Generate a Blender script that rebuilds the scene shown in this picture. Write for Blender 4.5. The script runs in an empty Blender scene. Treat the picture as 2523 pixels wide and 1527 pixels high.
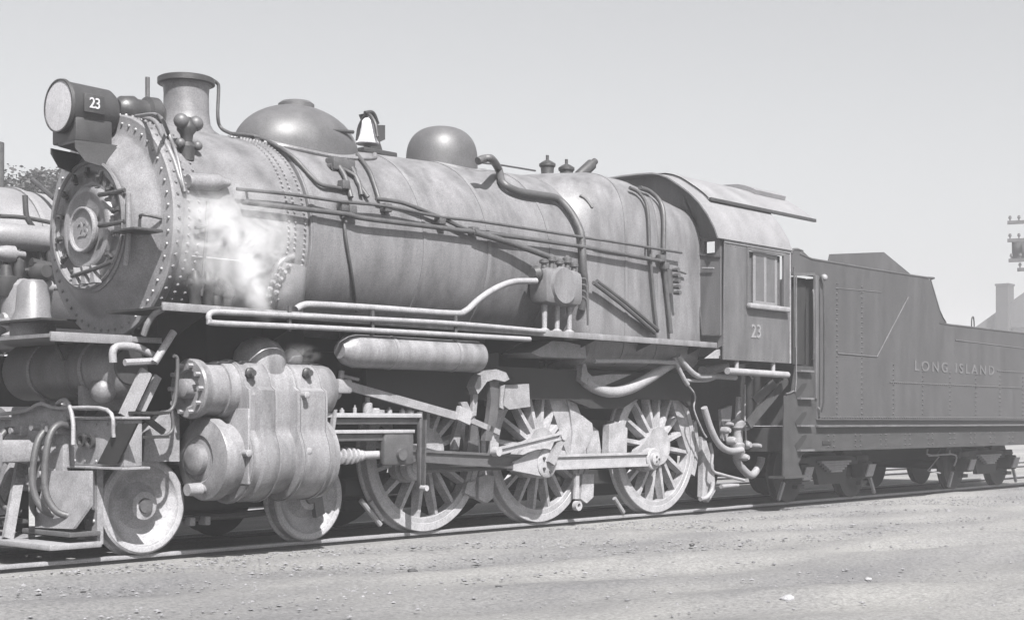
import bpy, bmesh, math, random
from math import sin, cos, pi, radians, sqrt
from mathutils import Vector, Matrix
random.seed(23)
S = bpy.context.scene
# ------------------------------------------------------------------ camera
CP = Vector((-7.293, -11.733, 1.187)); TH = 0.84308; F = 3518.0; U0, V0 = 1262.0, 1036.8; SC = 2523/2464
cam_d = bpy.data.cameras.new("camera"); cam = bpy.data.objects.new("camera", cam_d)
S.collection.objects.link(cam); S.camera = cam
cam.location = CP; cam.rotation_euler = (pi/2, 0, -TH)
cam_d.sensor_width = 36; cam_d.lens = F/2523*36
cam_d.shift_x = (1261.5-U0)/2523; cam_d.shift_y = (V0-763.5)/2523
cam_d.clip_end = 3000
# ------------------------------------------------------------------ world, sun, exposure
SUN_TO = Vector((-0.34, -0.62, 0.84)).normalized()
W = bpy.data.worlds.new("World"); S.world = W; W.use_nodes = True
nt = W.node_tree; nt.nodes.clear()
sky = nt.nodes.new('ShaderNodeTexSky'); sky.sky_type = 'NISHITA'; sky.sun_disc = False
sky.sun_elevation = math.asin(SUN_TO.z); sky.sun_rotation = math.atan2(SUN_TO.x, SUN_TO.y)
sky.air_density = 1.0; sky.dust_density = 4.0; sky.ozone_density = 1.0
hs = nt.nodes.new('ShaderNodeHueSaturation'); hs.inputs['Saturation'].default_value = 0.09
bg = nt.nodes.new('ShaderNodeBackground'); bg.inputs['Strength'].default_value = 0.058
ow = nt.nodes.new('ShaderNodeOutputWorld')
nt.links.new(sky.outputs[0], hs.inputs['Color']); nt.links.new(hs.outputs[0], bg.inputs['Color']); nt.links.new(bg.outputs[0], ow.inputs['Surface'])
sd = bpy.data.lights.new("sun", 'SUN'); sd.energy = 5.0; sd.angle = radians(0.5); sd.color = (1, 0.985, 0.97)
so = bpy.data.objects.new("sun", sd); S.collection.objects.link(so)
so.rotation_euler = SUN_TO.to_track_quat('Z', 'Y').to_euler(); so.location = (0, -20, 30)
S.view_settings.view_transform = 'Standard'; S.view_settings.look = 'None'
S.cycles.volume_bounces = 6; S.cycles.volume_max_steps = 128
S.view_settings.exposure = 1.38; S.view_settings.gamma = 1; S.view_settings.use_curve_mapping = False
# ------------------------------------------------------------------ projection helpers (used once, to take real positions from the picture)
def ray(u, v):
    a = (u*SC-U0)/F; b = -(v*SC-V0)/F
    return Vector((sin(TH)+a*cos(TH), cos(TH)-a*sin(TH), b))
def at(u, v, y):
    d = ray(u, v); return CP + d*((y-CP.y)/d.y)
def atx(u, v, x):
    d = ray(u, v); return CP + d*((x-CP.x)/d.x)
# boiler profile: x -> (half width, upper half height, lower half height, centre z, exponent)
PROF = [(0.18, 1.03, 1.03, 3.0, 2), (1.75, 1.03, 1.03, 3.0, 2), (1.76, 1.055, 1.055, 3.01, 2), (4.2, 1.12, 1.12, 3.04, 2),
        (5.85, 1.145, 1.15, 3.06, 2), (6.15, 1.17, 1.18, 3.07, 3.0), (6.6, 1.18, 1.22, 3.08, 3.8), (7.1, 1.18, 1.20, 3.08, 4.0), (8.3, 1.18, 0.96, 3.08, 4.0)]
def prof(x):
    P = PROF
    if x <= P[0][0]: q = P[0]; return q[1], q[2], q[3], q[4]
    for i in range(len(P)-1):
        if P[i][0] <= x <= P[i+1][0]:
            t = (x-P[i][0])/(P[i+1][0]-P[i][0]); a, b = P[i], P[i+1]
            return tuple(a[k]*(1-t)+b[k]*t for k in (1, 2, 3, 4))
    q = P[-1]; return q[1], q[2], q[3], q[4]
def bsec(x, ang, off=0.0):
    """point on boiler skin; ang measured from +y over the top"""
    a, b, zc, n = prof(x); c, s = cos(ang), sin(ang)
    if s < 0: k = max(0, min(1, (x-5.86)/0.14)); n = 2.0+6*k; b = a*(1-k)+1.25*k
    f = (abs(c)**n+abs(s)**n)**(-1.0/n)
    return Vector((x, (a+off)*c*f, zc+(b+off)*s*f))
def bo(u, v, off=0.0):
    d = ray(u, v); t0, t1 = 8.0, 30.0; N = 1200
    for i in range(N):
        t = t0+(t1-t0)*i/N; P = CP+d*t
        if P.x < -1 or P.x > 8.6: continue
        a, b, zc, n = prof(P.x)
        if P.z < zc: k = max(0, min(1, (P.x-5.86)/0.14)); n = 2.0+6*k; b = a*(1-k)+1.25*k
        if (abs(P.y)/(a+off))**n+(abs(P.z-zc)/(b+off))**n <= 1: return P
    return at(u, v, -1.0)
# ------------------------------------------------------------------ materials
def mat(name, col, rough=0.6, metal=0.0, var=0.25, scale=6.0, bump=0.15, bscale=40.0, grime=0.0, streak=False, spec=0.5, coat=0.0):
    m = bpy.data.materials.new(name); m.use_nodes = True; n = m.node_tree.nodes; l = m.node_tree.links
    b = n['Principled BSDF']; b.inputs['Roughness'].default_value = rough; b.inputs['Metallic'].default_value = metal
    b.inputs['Specular IOR Level'].default_value = spec; b.inputs['Coat Weight'].default_value = coat
    tc = n.new('ShaderNodeTexCoord'); mp = n.new('ShaderNodeMapping'); l.new(tc.outputs['Object'], mp.inputs['Vector'])
    if streak: mp.inputs['Scale'].default_value = (1.9, 1.9, 0.42)
    nz = n.new('ShaderNodeTexNoise'); nz.inputs['Scale'].default_value = scale; nz.inputs['Detail'].default_value = 8; nz.inputs['Roughness'].default_value = 0.65
    l.new(mp.outputs[0], nz.inputs['Vector'])
    r = n.new('ShaderNodeValToRGB'); r.color_ramp.elements[0].position = 0.3; r.color_ramp.elements[1].position = 0.72
    c = col if isinstance(col, tuple) else (col, col*0.99, col*1.03)
    r.color_ramp.elements[0].color = tuple(x*(1-var) for x in c)+(1,); r.color_ramp.elements[1].color = tuple(min(1, x*(1+var)) for x in c)+(1,)
    l.new(nz.outputs['Fac'], r.inputs['Fac'])
    # fine grain
    n2 = n.new('ShaderNodeTexNoise'); n2.inputs['Scale'].default_value = 75; n2.inputs['Detail'].default_value = 5; l.new(tc.outputs['Object'], n2.inputs['Vector'])
    mx = n.new('ShaderNodeMixRGB'); mx.blend_type = 'OVERLAY'; mx.inputs['Fac'].default_value = 0.6
    l.new(r.outputs[0], mx.inputs[1]); l.new(n2.outputs['Fac'], mx.inputs[2]); l.new(mx.outputs[0], b.inputs['Base Color'])
    rr = n.new('ShaderNodeMapRange'); rr.inputs['To Min'].default_value = max(0.05, rough-0.12); rr.inputs['To Max'].default_value = min(1, rough+0.15)
    l.new(nz.outputs['Fac'], rr.inputs['Value']); l.new(rr.outputs[0], b.inputs['Roughness'])
    if bump:
        bp = n.new('ShaderNodeBump'); bp.inputs['Strength'].default_value = bump; bp.inputs['Distance'].default_value = 0.01
        n3 = n.new('ShaderNodeTexNoise'); n3.inputs['Scale'].default_value = bscale; n3.inputs['Detail'].default_value = 5
        l.new(tc.outputs['Object'], n3.inputs['Vector']); l.new(n3.outputs['Fac'], bp.inputs['Height']); l.new(bp.outputs[0], b.inputs['Normal'])
    return m
M = {}
M['boiler'] = mat('boiler_jacket_paint', 0.115, 0.42, var=0.38, scale=2.2, bump=0.06, bscale=14, streak=True)
M['smokebox'] = mat('smokebox_graphite_paint', 0.1105, 0.42, var=0.42, scale=2.5, bump=0.1, bscale=25)
M['front'] = mat('smokebox_front_paint', 0.145, 0.38, var=0.3, scale=4, bump=0.12)
M['black'] = mat('black_engine_paint', 0.02975, 0.45, var=0.3, scale=5)
M['dome'] = mat('dome_paint', 0.06375, 0.48, var=0.2, scale=4, bump=0.03)
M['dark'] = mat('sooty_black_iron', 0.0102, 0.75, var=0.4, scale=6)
M['steel'] = mat('dusty_grey_steel', 0.17, 0.55, var=0.25, scale=7)
M['rod'] = mat('bright_rod_steel', 0.2295, 0.4, var=0.2, scale=7)
M['rod_dull'] = mat('oily_rod_steel', 0.0595, 0.4, var=0.3, scale=7)
M['wheel'] = mat('dusty_wheel_paint', 0.21, 0.6, var=0.4, scale=5, bump=0.2)
M['tread'] = mat('worn_tyre_steel', 0.2295, 0.35, var=0.15, scale=9)
M['cyl'] = mat('cylinder_jacket', 0.1445, 0.38, var=0.45, scale=2.5, bump=0.08, bscale=18, streak=True)
M['pipe'] = mat('pipe_paint', 0.05, 0.5, var=0.3, scale=8)
M['pipe_light'] = mat('dusty_pipe', 0.187, 0.55, var=0.2, scale=8)
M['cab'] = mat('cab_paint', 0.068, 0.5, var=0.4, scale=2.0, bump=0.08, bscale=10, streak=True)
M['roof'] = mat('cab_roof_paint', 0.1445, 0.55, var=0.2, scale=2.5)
M['tender'] = mat('tender_paint', 0.042, 0.55, var=0.28, scale=1.6, bump=0.12, bscale=8, streak=True)
M['truck'] = mat('truck_iron', 0.0255, 0.7, var=0.4, scale=5)
M['white'] = mat('white_lettering', 0.425, 0.6, var=0.1, bump=0)
M['faint'] = mat('faded_lettering', 0.085, 0.6, var=0.3, scale=12, bump=0)
M['faint2'] = mat('worn_raised_numerals', 0.1445, 0.6, var=0.2, bump=0)
M['brass'] = mat('polished_bell_metal', 0.425, 0.35, var=0.08)
M['glass'] = mat('window_glass', 0.07, 0.15, var=0.2, bump=0)
M['lens'] = mat('headlight_lens', 0.323, 0.25, var=0.1, bump=0)
M['coal'] = mat('coal', 0.02125, 0.6, var=0.5, scale=12, bump=0.6, bscale=10)
M['blind'] = mat('window_sash_paint', 0.136, 0.5, var=0.1)
M['far'] = mat('distant_engine_paint', 0.1445, 0.55, var=0.2, scale=2)
M['rail'] = mat('worn_rail_top', 0.17, 0.4, var=0.15, scale=4)
M['railweb'] = mat('rusty_rail_web', 0.034, 0.8, var=0.3)
M['wood'] = mat('weathered_timber', 0.051, 0.85, var=0.4, scale=6)
M['shingle'] = mat('pale_roof_shingle', 0.05, 0.85, var=0.2, scale=4)
M['plaster'] = mat('house_wall', 0.17, 0.8, var=0.1)
M['brick'] = mat('chimney_brick', 0.018, 0.85, var=0.35, scale=3)
M['leaf'] = mat('dark_foliage', 0.02, 0.7, var=0.5, scale=1)
M['stone'] = mat('pale_stone', 0.2125, 0.85, var=0.25, scale=8)
M['gravel'] = mat('gravel_stone', 0.125, 0.9, var=0.5, scale=1.5)
# ground
def ground_mat():
    m = bpy.data.materials.new('cinder_and_sand_ground'); m.use_nodes = True; n = m.node_tree.nodes; l = m.node_tree.links
    b = n['Principled BSDF']; b.inputs['Roughness'].default_value = 0.95; b.inputs['Specular IOR Level'].default_value = 0.15
    g = n.new('ShaderNodeNewGeometry')
    mp = n.new('ShaderNodeMapping'); mp.inputs['Scale'].default_value = (0.35, 1.0, 1.0); l.new(g.outputs['Position'], mp.inputs['Vector'])
    a = n.new('ShaderNodeTexNoise'); a.inputs['Scale'].default_value = 0.55; a.inputs['Detail'].default_value = 9; a.inputs['Roughness'].default_value = 0.62; l.new(mp.outputs[0], a.inputs['Vector'])
    ra = n.new('ShaderNodeValToRGB'); e = ra.color_ramp.elements; e[0].position = 0.36; e[0].color = (0.108, 0.107, 0.110, 1); e[1].position = 0.64; e[1].color = (0.178, 0.176, 0.172, 1)
    l.new(a.outputs['Fac'], ra.inputs['Fac'])
    c = n.new('ShaderNodeTexNoise'); c.inputs['Scale'].default_value = 30; c.inputs['Detail'].default_value = 8; c.inputs['Roughness'].default_value = 0.75; l.new(g.outputs['Position'], c.inputs['Vector'])
    rc = n.new('ShaderNodeValToRGB'); e = rc.color_ramp.elements; e[0].position = 0.32; e[0].color = (0.22, 0.22, 0.22, 1); e[1].position = 0.66; e[1].color = (0.78, 0.78, 0.78, 1)
    l.new(c.outputs['Fac'], rc.inputs['Fac'])
    mx = n.new('ShaderNodeMixRGB'); mx.blend_type = 'OVERLAY'; mx.inputs['Fac'].default_value = 0.7; l.new(ra.outputs[0], mx.inputs[1]); l.new(rc.outputs[0], mx.inputs[2])
    # scattered dark cinders
    v = n.new('ShaderNodeTexVoronoi'); v.inputs['Scale'].default_value = 7.0; l.new(g.outputs['Position'], v.inputs['Vector'])
    rv = n.new('ShaderNodeValToRGB'); e = rv.color_ramp.elements; e[0].position = 0.05; e[0].color = (0.35, 0.35, 0.35, 1); e[1].position = 0.14; e[1].color = (1, 1, 1, 1)
    l.new(v.outputs['Distance'], rv.inputs['Fac'])
    m2 = n.new('ShaderNodeMixRGB'); m2.blend_type = 'MULTIPLY'; m2.inputs['Fac'].default_value = 0.6; l.new(mx.outputs[0], m2.inputs[1]); l.new(rv.outputs[0], m2.inputs[2])
    l.new(m2.outputs[0], b.inputs['Base Color'])
    bp = n.new('ShaderNodeBump'); bp.inputs['Strength'].default_value = 0.7; bp.inputs['Distance'].default_value = 0.03
    l.new(c.outputs['Fac'], bp.inputs['Height']); l.new(bp.outputs[0], b.inputs['Normal'])
    return m
M['ground'] = ground_mat()
# ------------------------------------------------------------------ object helpers
WL = {}
def tagit(o, label=None, cat=None, group=None, kind=None):
    if label: o['label'] = label
    if cat: o['category'] = cat
    if group: o['group'] = group
    if kind: o['kind'] = kind
    return o
def link(o, loc=(0, 0, 0), parent=None):
    loc = Vector(loc); o.location = loc; S.collection.objects.link(o); WL[o.name] = loc
    if parent is not None:
        o.parent = parent; o.matrix_parent_inverse = Matrix.Translation(-WL[parent.name])
    return o
def thing(name, loc, label, cat, group=None, kind=None):
    o = bpy.data.objects.new(name, None); o.empty_display_size = 0.3; link(o, loc); return tagit(o, label, cat, group, kind)
def smooth(me, ang=38):
    for p in me.polygons: p.use_smooth = True
    try: me.set_sharp_from_angle(angle=radians(ang))
    except Exception: pass
def obj(name, bm, m, parent=None, label=None, kind=None, sm=True, loc=None, ang=38):
    if loc is None:   # origin at the geometry's centre
        n = len(bm.verts) or 1; loc = Vector((0, 0, 0))
        for v in bm.verts: loc += v.co
        loc /= n
        for v in bm.verts: v.co -= loc
    me = bpy.data.meshes.new(name); bmesh.ops.recalc_face_normals(bm, faces=bm.faces[:]); bm.to_mesh(me); bm.free()
    me.materials.append(M[m] if isinstance(m, str) else m)
    if sm: smooth(me, ang)
    o = bpy.data.objects.new(name, me); link(o, loc, parent)
    return tagit(o, label, None, None, kind)
def dup(o, dloc, parent):
    c = o.copy(); c.name = o.name.split('.')[0]; S.collection.objects.link(c)
    c.location = o.location+Vector(dloc); WL[c.name] = WL[o.name]+Vector(dloc); c.parent = parent
    c.matrix_parent_inverse = Matrix.Translation(-WL[parent.name]); return c
def dup_tree(o, dloc, parent):
    c = dup(o, dloc, parent)
    for ch in [x for x in S.collection.objects if x.parent == o]: dup_tree(ch, dloc, c)
    return c
def box(bm, x0, x1, y0, y1, z0, z1, bev=0.0):
    r = bmesh.ops.create_cube(bm, size=1); vs = r['verts']
    for v in vs: v.co = Vector(((x0+x1)/2+v.co.x*(x1-x0), (y0+y1)/2+v.co.y*(y1-y0), (z0+z1)/2+v.co.z*(z1-z0)))
    if bev: bmesh.ops.bevel(bm, geom=list({e for v in vs for e in v.link_edges}), offset=bev, segments=2, affect='EDGES', profile=0.5)
    return bm
def B(*a): return box(bmesh.new(), *a)
def frame_of(d):
    d = d.normalized(); up = Vector((0, 0, 1)) if abs(d.z) < 0.9 else Vector((1, 0, 0))
    s = d.cross(up).normalized(); return s, d.cross(s).normalized()
def bar(bm, p, q, w, h=None):
    """rectangular bar p->q, width w sideways, h in the other"""
    p, q = Vector(p), Vector(q); h = h or w; s, t = frame_of(q-p); vs = []
    for e in (p, q):
        for a, b in ((-1, -1), (1, -1), (1, 1), (-1, 1)): vs.append(bm.verts.new(e+s*a*w/2+t*b*h/2))
    for i in range(4): bm.faces.new((vs[i], vs[(i+1) % 4], vs[4+(i+1) % 4], vs[4+i]))
    bm.faces.new(vs[:4][::-1]); bm.faces.new(vs[4:]); return bm
def spline(pts, n=5):
    pts = [Vector(p) for p in pts]
    if len(pts) < 3: return pts
    P = [pts[0]*2-pts[1]]+pts+[pts[-1]*2-pts[-2]]; out = []
    for i in range(1, len(P)-2):
        a, b, c, d = P[i-1:i+3]
        for k in range(n):
            t = k/n; out.append(0.5*((2*b)+(c-a)*t+(2*a-5*b+4*c-d)*t*t+(3*b-a-3*c+d)*t**3))
    out.append(pts[-1]); return out
def tube(bm, pts, r, seg=10, smooth_n=5, r2=None):
    pts = spline(pts, smooth_n) if smooth_n > 1 else [Vector(p) for p in pts]
    rings = []; s = None
    for i, p in enumerate(pts):
        d = (pts[min(i+1, len(pts)-1)]-pts[max(i-1, 0)])
        if d.length < 1e-6: d = Vector((1, 0, 0))
        d.normalize()
        if s is None: s, t = frame_of(d)
        else:
            s = (s-d*s.dot(d)); s = s.normalized() if s.length > 1e-6 else frame_of(d)[0]; t = d.cross(s)
        rr = r if r2 is None else r+(r2-r)*i/(len(pts)-1)
        rings.append([bm.verts.new(p+s*cos(2*pi*k/seg)*rr+t*sin(2*pi*k/seg)*rr) for k in range(seg)])
    for a, b in zip(rings, rings[1:]):
        for k in range(seg): bm.faces.new((a[k], a[(k+1) % seg], b[(k+1) % seg], b[k]))
    bm.faces.new(rings[0][::-1]); bm.faces.new(rings[-1]); return bm
def T(pts, r, seg=10, n=5, r2=None): return tube(bmesh.new(), pts, r, seg, n, r2)
def lathe(bm, prof_, origin, axis='x', seg=48, cap=True):
    """prof_: list (distance along axis, radius)"""
    o = Vector(origin); rings = []
    A = {'x': (Vector((1, 0, 0)), Vector((0, 1, 0)), Vector((0, 0, 1))), 'y': (Vector((0, 1, 0)), Vector((1, 0, 0)), Vector((0, 0, 1))),
         'z': (Vector((0, 0, 1)), Vector((1, 0, 0)), Vector((0, 1, 0)))}[axis] if isinstance(axis, str) else (axis.normalized(),)+frame_of(axis)
    for a, r in prof_:
        if r <= 1e-5: rings.append([bm.verts.new(o+A[0]*a)])
        else: rings.append([bm.verts.new(o+A[0]*a+A[1]*cos(2*pi*k/seg)*r+A[2]*sin(2*pi*k/seg)*r) for k in range(seg)])
    for a, b in zip(rings, rings[1:]):
        if len(a) == 1 and len(b) == 1: continue
        for k in range(seg):
            k2 = (k+1) % seg
            if len(a) == 1: bm.faces.new((a[0], b[k2], b[k]))
            elif len(b) == 1: bm.faces.new((a[k], a[k2], b[0]))
            else: bm.faces.new((a[k], a[k2], b[k2], b[k]))
    if cap:
        if len(rings[0]) > 1: bm.faces.new(rings[0][::-1])
        if len(rings[-1]) > 1: bm.faces.new(rings[-1])
    return bm
def L(p, o, axis='x', seg=48): return lathe(bmesh.new(), p, o, axis, seg)
def LR(p, o, axis='x', seg=48): return lathe(bmesh.new(), p, o, axis, seg, cap=False)   # open ring, no end discs
def poly(bm, pts, d):
    """prism: polygon pts extruded by vector d"""
    d = Vector(d); a = [bm.verts.new(Vector(p)) for p in pts]; b = [bm.verts.new(Vector(p)+d) for p in pts]; n = len(pts)
    bm.faces.new(a); bm.faces.new(b[::-1])
    for i in range(n): bm.faces.new((a[i], b[i], b[(i+1) % n], a[(i+1) % n]))
    return bm
def studs(pos, nrm, r, bm=None, h=0.6):
    bm = bm or bmesh.new()
    for p, n in zip(pos, nrm):
        n = Vector(n).normalized(); s, t = frame_of(n); p = Vector(p)
        a = [bm.verts.new(p+s*cos(k*pi/3)*r+t*sin(k*pi/3)*r) for k in range(6)]
        b = [bm.verts.new(p+n*r*h+s*cos(k*pi/3)*r*.6+t*sin(k*pi/3)*r*.6) for k in range(6)]
        for k in range(6): bm.faces.new((a[k], a[(k+1) % 6], b[(k+1) % 6], b[k]))
        bm.faces.new(b)
    return bm
def text(s, size, loc, rot, m, parent, name='lettering', depth=0.004, sp=1.0, sx=1.0, label=None):
    c = bpy.data.curves.new(name, 'FONT'); c.body = s; c.size = size; c.extrude = depth; c.align_x = 'CENTER'; c.align_y = 'CENTER'; c.space_character = sp; c.offset = size*0.012
    t = bpy.data.objects.new('tmp', c); S.collection.objects.link(t); bpy.context.view_layer.update()
    me = bpy.data.meshes.new_from_object(t.evaluated_get(bpy.context.evaluated_depsgraph_get())); bpy.data.objects.remove(t)
    me.transform(Matrix.Diagonal((sx, 1, 1, 1))); me.transform(rot.to_4x4()); me.materials.clear(); me.materials.append(M[m])
    bm = bmesh.new(); bm.from_mesh(me); bmesh.ops.remove_doubles(bm, verts=bm.verts, dist=1e-5); left = set(bm.verts)
    while left:      # one object per character
        st_ = [left.pop()]; comp = set(st_)
        while st_:
            v = st_.pop()
            for e in v.link_edges:
                w = e.other_vert(v)
                if w in left: left.discard(w); comp.add(w); st_.append(w)
        fs = {f for v in comp for f in v.link_faces}; nb_ = bmesh.new(); mp_ = {v: nb_.verts.new(v.co+Vector(loc)) for v in comp}
        for f in fs: nb_.faces.new([mp_[v] for v in f.verts])
        obj(name, nb_, m, parent, label, sm=False)
    bm.free()
RX = Matrix.Rotation(pi/2, 3, 'X')                                    # faces -y, reads left to right from the camera side
RF = Matrix.Rotation(-pi/2, 3, 'Z') @ RX                              # faces -x
# ================================================================== SETTING
def build_ground():
    bm = bmesh.new(); xs = [-220, -120, -40, -14]; x = -14
    while x < 34: x += 0.22; xs.append(x)
    xs += [45, 70, 120, 230]
    ys = [-100, -50, -20]; y = -20
    y = -11.5; ys.append(y)
    while y < -0.9: y += 0.13; ys.append(y)
    ys += [-0.5, 0.5, 2, 6, 15, 40, 100, 230]
    rr = random.Random(5); g = []
    ph = [(rr.uniform(0.5, 3.0), rr.uniform(1.0, 5.0), rr.uniform(0, 6.28), rr.uniform(0.004, 0.012)) for _ in range(14)]
    for yy in ys:
        row = []
        for xx in xs:
            near = -12 < yy < -1.0 and -14 < xx < 34
            z = -0.07
            if near:
                for a, b, c, k in ph: z += k*sin(a*xx+b*yy+c)
                z += rr.uniform(-0.006, 0.006)
                z -= 0.03*max(0, min(1, (-1.4-yy)/2))
            row.append(bm.verts.new((xx, yy, z)))
        g.append(row)
    for i in range(len(ys)-1):
        for j in range(len(xs)-1): bm.faces.new((g[i][j], g[i][j+1], g[i+1][j+1], g[i+1][j]))
    return tagit(obj('ground', bm, 'ground', sm=True, loc=(0, 0, 0)), kind='structure')
build_ground()
def gravel():
    rr = random.Random(9); bm = bmesh.new()
    base = [Vector(v) for v in ((1, 0, 0), (-1, 0, 0), (0, 1, 0), (0, -1, 0), (0, 0, .7), (0, 0, -.5))]
    fs = [(0, 2, 4), (2, 1, 4), (1, 3, 4), (3, 0, 4), (2, 0, 5), (1, 2, 5), (3, 1, 5), (0, 3, 5)]
    for i in range(15000):
        near = rr.random() < 0.45
        x = rr.uniform(-9, 20); y = -1.0-rr.random()**1.3*(3.0 if not near else 9.5)
        s = rr.choice((0.006, 0.008, 0.01, 0.013, 0.013, 0.02))*rr.uniform(.7, 1.3)
        if rr.random() < 0.01: s *= 2
        M3 = Matrix.Rotation(rr.uniform(0, 6.28), 3, 'Z'); sc = (rr.uniform(.7, 1.4), rr.uniform(.7, 1.4), rr.uniform(.5, 1))
        zz = -0.07-0.03*max(0, min(1, (-1.4-y)/2))
        vs = [bm.verts.new(M3 @ Vector((b.x*sc[0]*s*rr.uniform(.7, 1.2), b.y*sc[1]*s, b.z*sc[2]*s))+Vector((x, y, zz+s*.2))) for b in base]
        for f in fs: bm.faces.new([vs[k] for k in f])
    tagit(obj('gravel', bm, 'gravel', sm=False, loc=(0, 0, 0)), 'loose gravel and cinders strewn over the sandy yard ground', 'gravel', kind='stuff')
gravel()
def rail(y, label, y0=0.0):
    r = thing('rail', (5, y, 0), label, 'rail', 'steel rails of the two tracks')
    obj('rail_head', B(-40, 120, y-0.037, y+0.037, -0.035, 0.0, 0.006), 'rail', r)
    obj('rail_web', B(-40, 120, y-0.01, y+0.01, -0.11, -0.035), 'railweb', r)
rail(-0.755, 'near steel rail along the edge of the bright gravel, under the outer wheels')
rail(0.755, 'far steel rail in the shade beneath the big engine')
rail(3.745, 'near rail of the back track under the pale parked engine')
rail(5.255, 'far rail of the back track behind the pale parked engine')
for i, (u, v, s, m, lab) in enumerate(((1895, 1443, 0.05, 'stone', 'pale rounded stone lying alone on the gravel at lower right'),
        (1200, 1417, 0.035, 'black', 'dark cinder lump on the gravel below the middle drivers'),
        (992, 1376, 0.04, 'railweb', 'small flat dark clinker on the gravel below the front driver'),
        (2090, 1395, 0.03, 'stone', 'small light pebble on the bright sandy patch at right'),
        (1665, 1312, 0.03, 'black', 'tiny dark cinder near the rail below the rear driver'))):
    d = ray(u, v); t = (-0.1-CP.z)/d.z; P = CP+d*t
    bm = bmesh.new(); bmesh.ops.create_icosphere(bm, subdivisions=2, radius=1)
    rr = random.Random(i)
    for vv in bm.verts: vv.co = Vector((vv.co.x*1.3, vv.co.y, vv.co.z*.6))*s*rr.uniform(.8, 1.15)+P+Vector((0, 0, s*.25))
    tagit(obj('stone', bm, m, ang=80), lab, 'stone', 'single stones lying on the gravel')
# ================================================================== LOCOMOTIVE
LO = thing('steam_locomotive', (4, 0, 0), 'big dusty black steam locomotive number 23 with six spoked driving wheels, on the front track', 'locomotive')
# -------- boiler shell
def shell(name, xs, m, off=0.0, seg=72, caps=False, parent=LO, **k):
    bm = bmesh.new(); rings = []
    for x in xs: rings.append([bm.verts.new(bsec(x, 2*pi*i/seg, off)) for i in range(seg)])
    for a, b in zip(rings, rings[1:]):
        for i in range(seg): bm.faces.new((a[i], a[(i+1) % seg], b[(i+1) % seg], b[i]))
    bm.faces.new(rings[0]); bm.faces.new(rings[-1][::-1])
    return obj(name, bm, m, parent, ang=30, **k)
smokebox = shell('smokebox', [0.30, 0.31, 1.2, 1.75], 'smokebox')
boiler = shell('boiler_barrel', [1.76, 2.4, 3, 4.2, 5.2, 5.85], 'boiler')
firebox = shell('firebox', [5.852, 5.88, 5.92, 5.96, 6.0, 6.15, 6.3, 6.6, 7.1, 7.7, 8.3], 'boiler', seg=96)
for x in (1.78, 3.25, 4.22, 5.25, 6.62, 7.3): shell('boiler_band', [x, x+0.05], 'boiler', off=0.006, seg=96)
# rivet rows on the smokebox
def ringrivets(x, n, r, off=0.0, a0=-0.5, a1=pi+0.5, m='smokebox'):
    ps, ns = [], []
    for i in range(n):
        a = a0+(a1-a0)*i/(n-1); p = bsec(x, a, off); ps.append(p); ns.append((0, cos(a), sin(a)))
    return ps, ns
ps, ns = [], []
for x, n in ((0.36, 66), (0.47, 66), (1.50, 44), (1.58, 44), (1.70, 44)):
    a, b = ringrivets(x, n, 0.014, a0=pi*0.45 if x > 1 else -0.9, a1=pi+(0.9 if x < 1 else 0.4)); ps += a; ns += b
obj('rivet_row', studs(ps, ns, 0.018, h=0.9), 'front', smokebox, kind='stuff')
obj('seam_strip', T([bsec(0.42, pi+0.32, 0.004), bsec(1.1, pi+0.32, 0.004)], 0.01, 6, 1), 'steel', smokebox)
# smokebox front: flange plate, dished ring, door, number plate
zc = 3.0
flange = obj('smokebox_front', L([(0.30, 1.03), (0.27, 1.05), (0.20, 1.05), (0.185, 1.035), (0.185, 0.88), (0.175, 0.85), (0.145, 0.81), (0.07, 0.72), (0.01, 0.64), (-0.01, 0.60), (-0.01, 0.40), (0.03, 0.2), (0.03, 0)], (0, 0, zc), seg=96), 'front', LO)
ps = []; ns = []
for i in range(52):
    a = 2*pi*i/52; ps.append((0.185, 0.965*cos(a), zc+0.965*sin(a))); ns.append((-1, 0, 0))
for i in range(60):
    a = 2*pi*i/60; ps.append((0.235, 1.05*cos(a), zc+1.05*sin(a))); ns.append((0, cos(a), sin(a)))
obj('flange_bolts', studs(ps, ns, 0.019, h=0.8), 'smokebox', flange, kind='stuff')
door = obj('smokebox_door', L([(0.02, 0.60), (-0.02, 0.605), (-0.03, 0.59), (-0.03, 0.54), (-0.01, 0.52), (-0.01, 0.40), (-0.03, 0.39), (-0.05, 0.385), (-0.06, 0.37), (-0.06, 0.33), (-0.04, 0.30), (-0.03, 0.2), (-0.03, 0)], (0, 0, zc-0.03), seg=80), 'front', LO)
obj('door_rim', LR([(-0.025, 0.60), (-0.045, 0.60), (-0.055, 0.585), (-0.045, 0.565), (-0.03, 0.56)], (0, 0, zc), seg=80), 'smokebox', door)
for i in range(14):
    a = pi*0.08+2*pi*i/14; c, s = cos(a), sin(a); bm = bmesh.new()
    bar(bm, (-0.045, 0.43*c, zc+0.43*s), (-0.045, 0.53*c, zc+0.53*s), 0.03, 0.035)
    lathe(bm, [(-0.04, 0.018), (-0.08, 0.018), (-0.085, 0.012), (-0.085, 0)], (0, 0.47*c, zc+0.47*s), 'x', 8)
    obj('door_clamp', bm, 'black', door)
zp = zc-0.05
plate = obj('number_plate', L([(0.0, 0.12), (-0.02, 0.13), (-0.05, 0.205), (-0.09, 0.212), (-0.10, 0.20), (-0.09, 0.182), (-0.08, 0.175), (-0.08, 0)], (0, 0, zp), seg=56), 'front', LO)
obj('plate_rim', LR([(-0.085, 0.184), (-0.105, 0.186), (-0.11, 0.2), (-0.105, 0.211), (-0.08, 0.214)], (0, 0, zp), seg=56), 'steel', plate)
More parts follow.
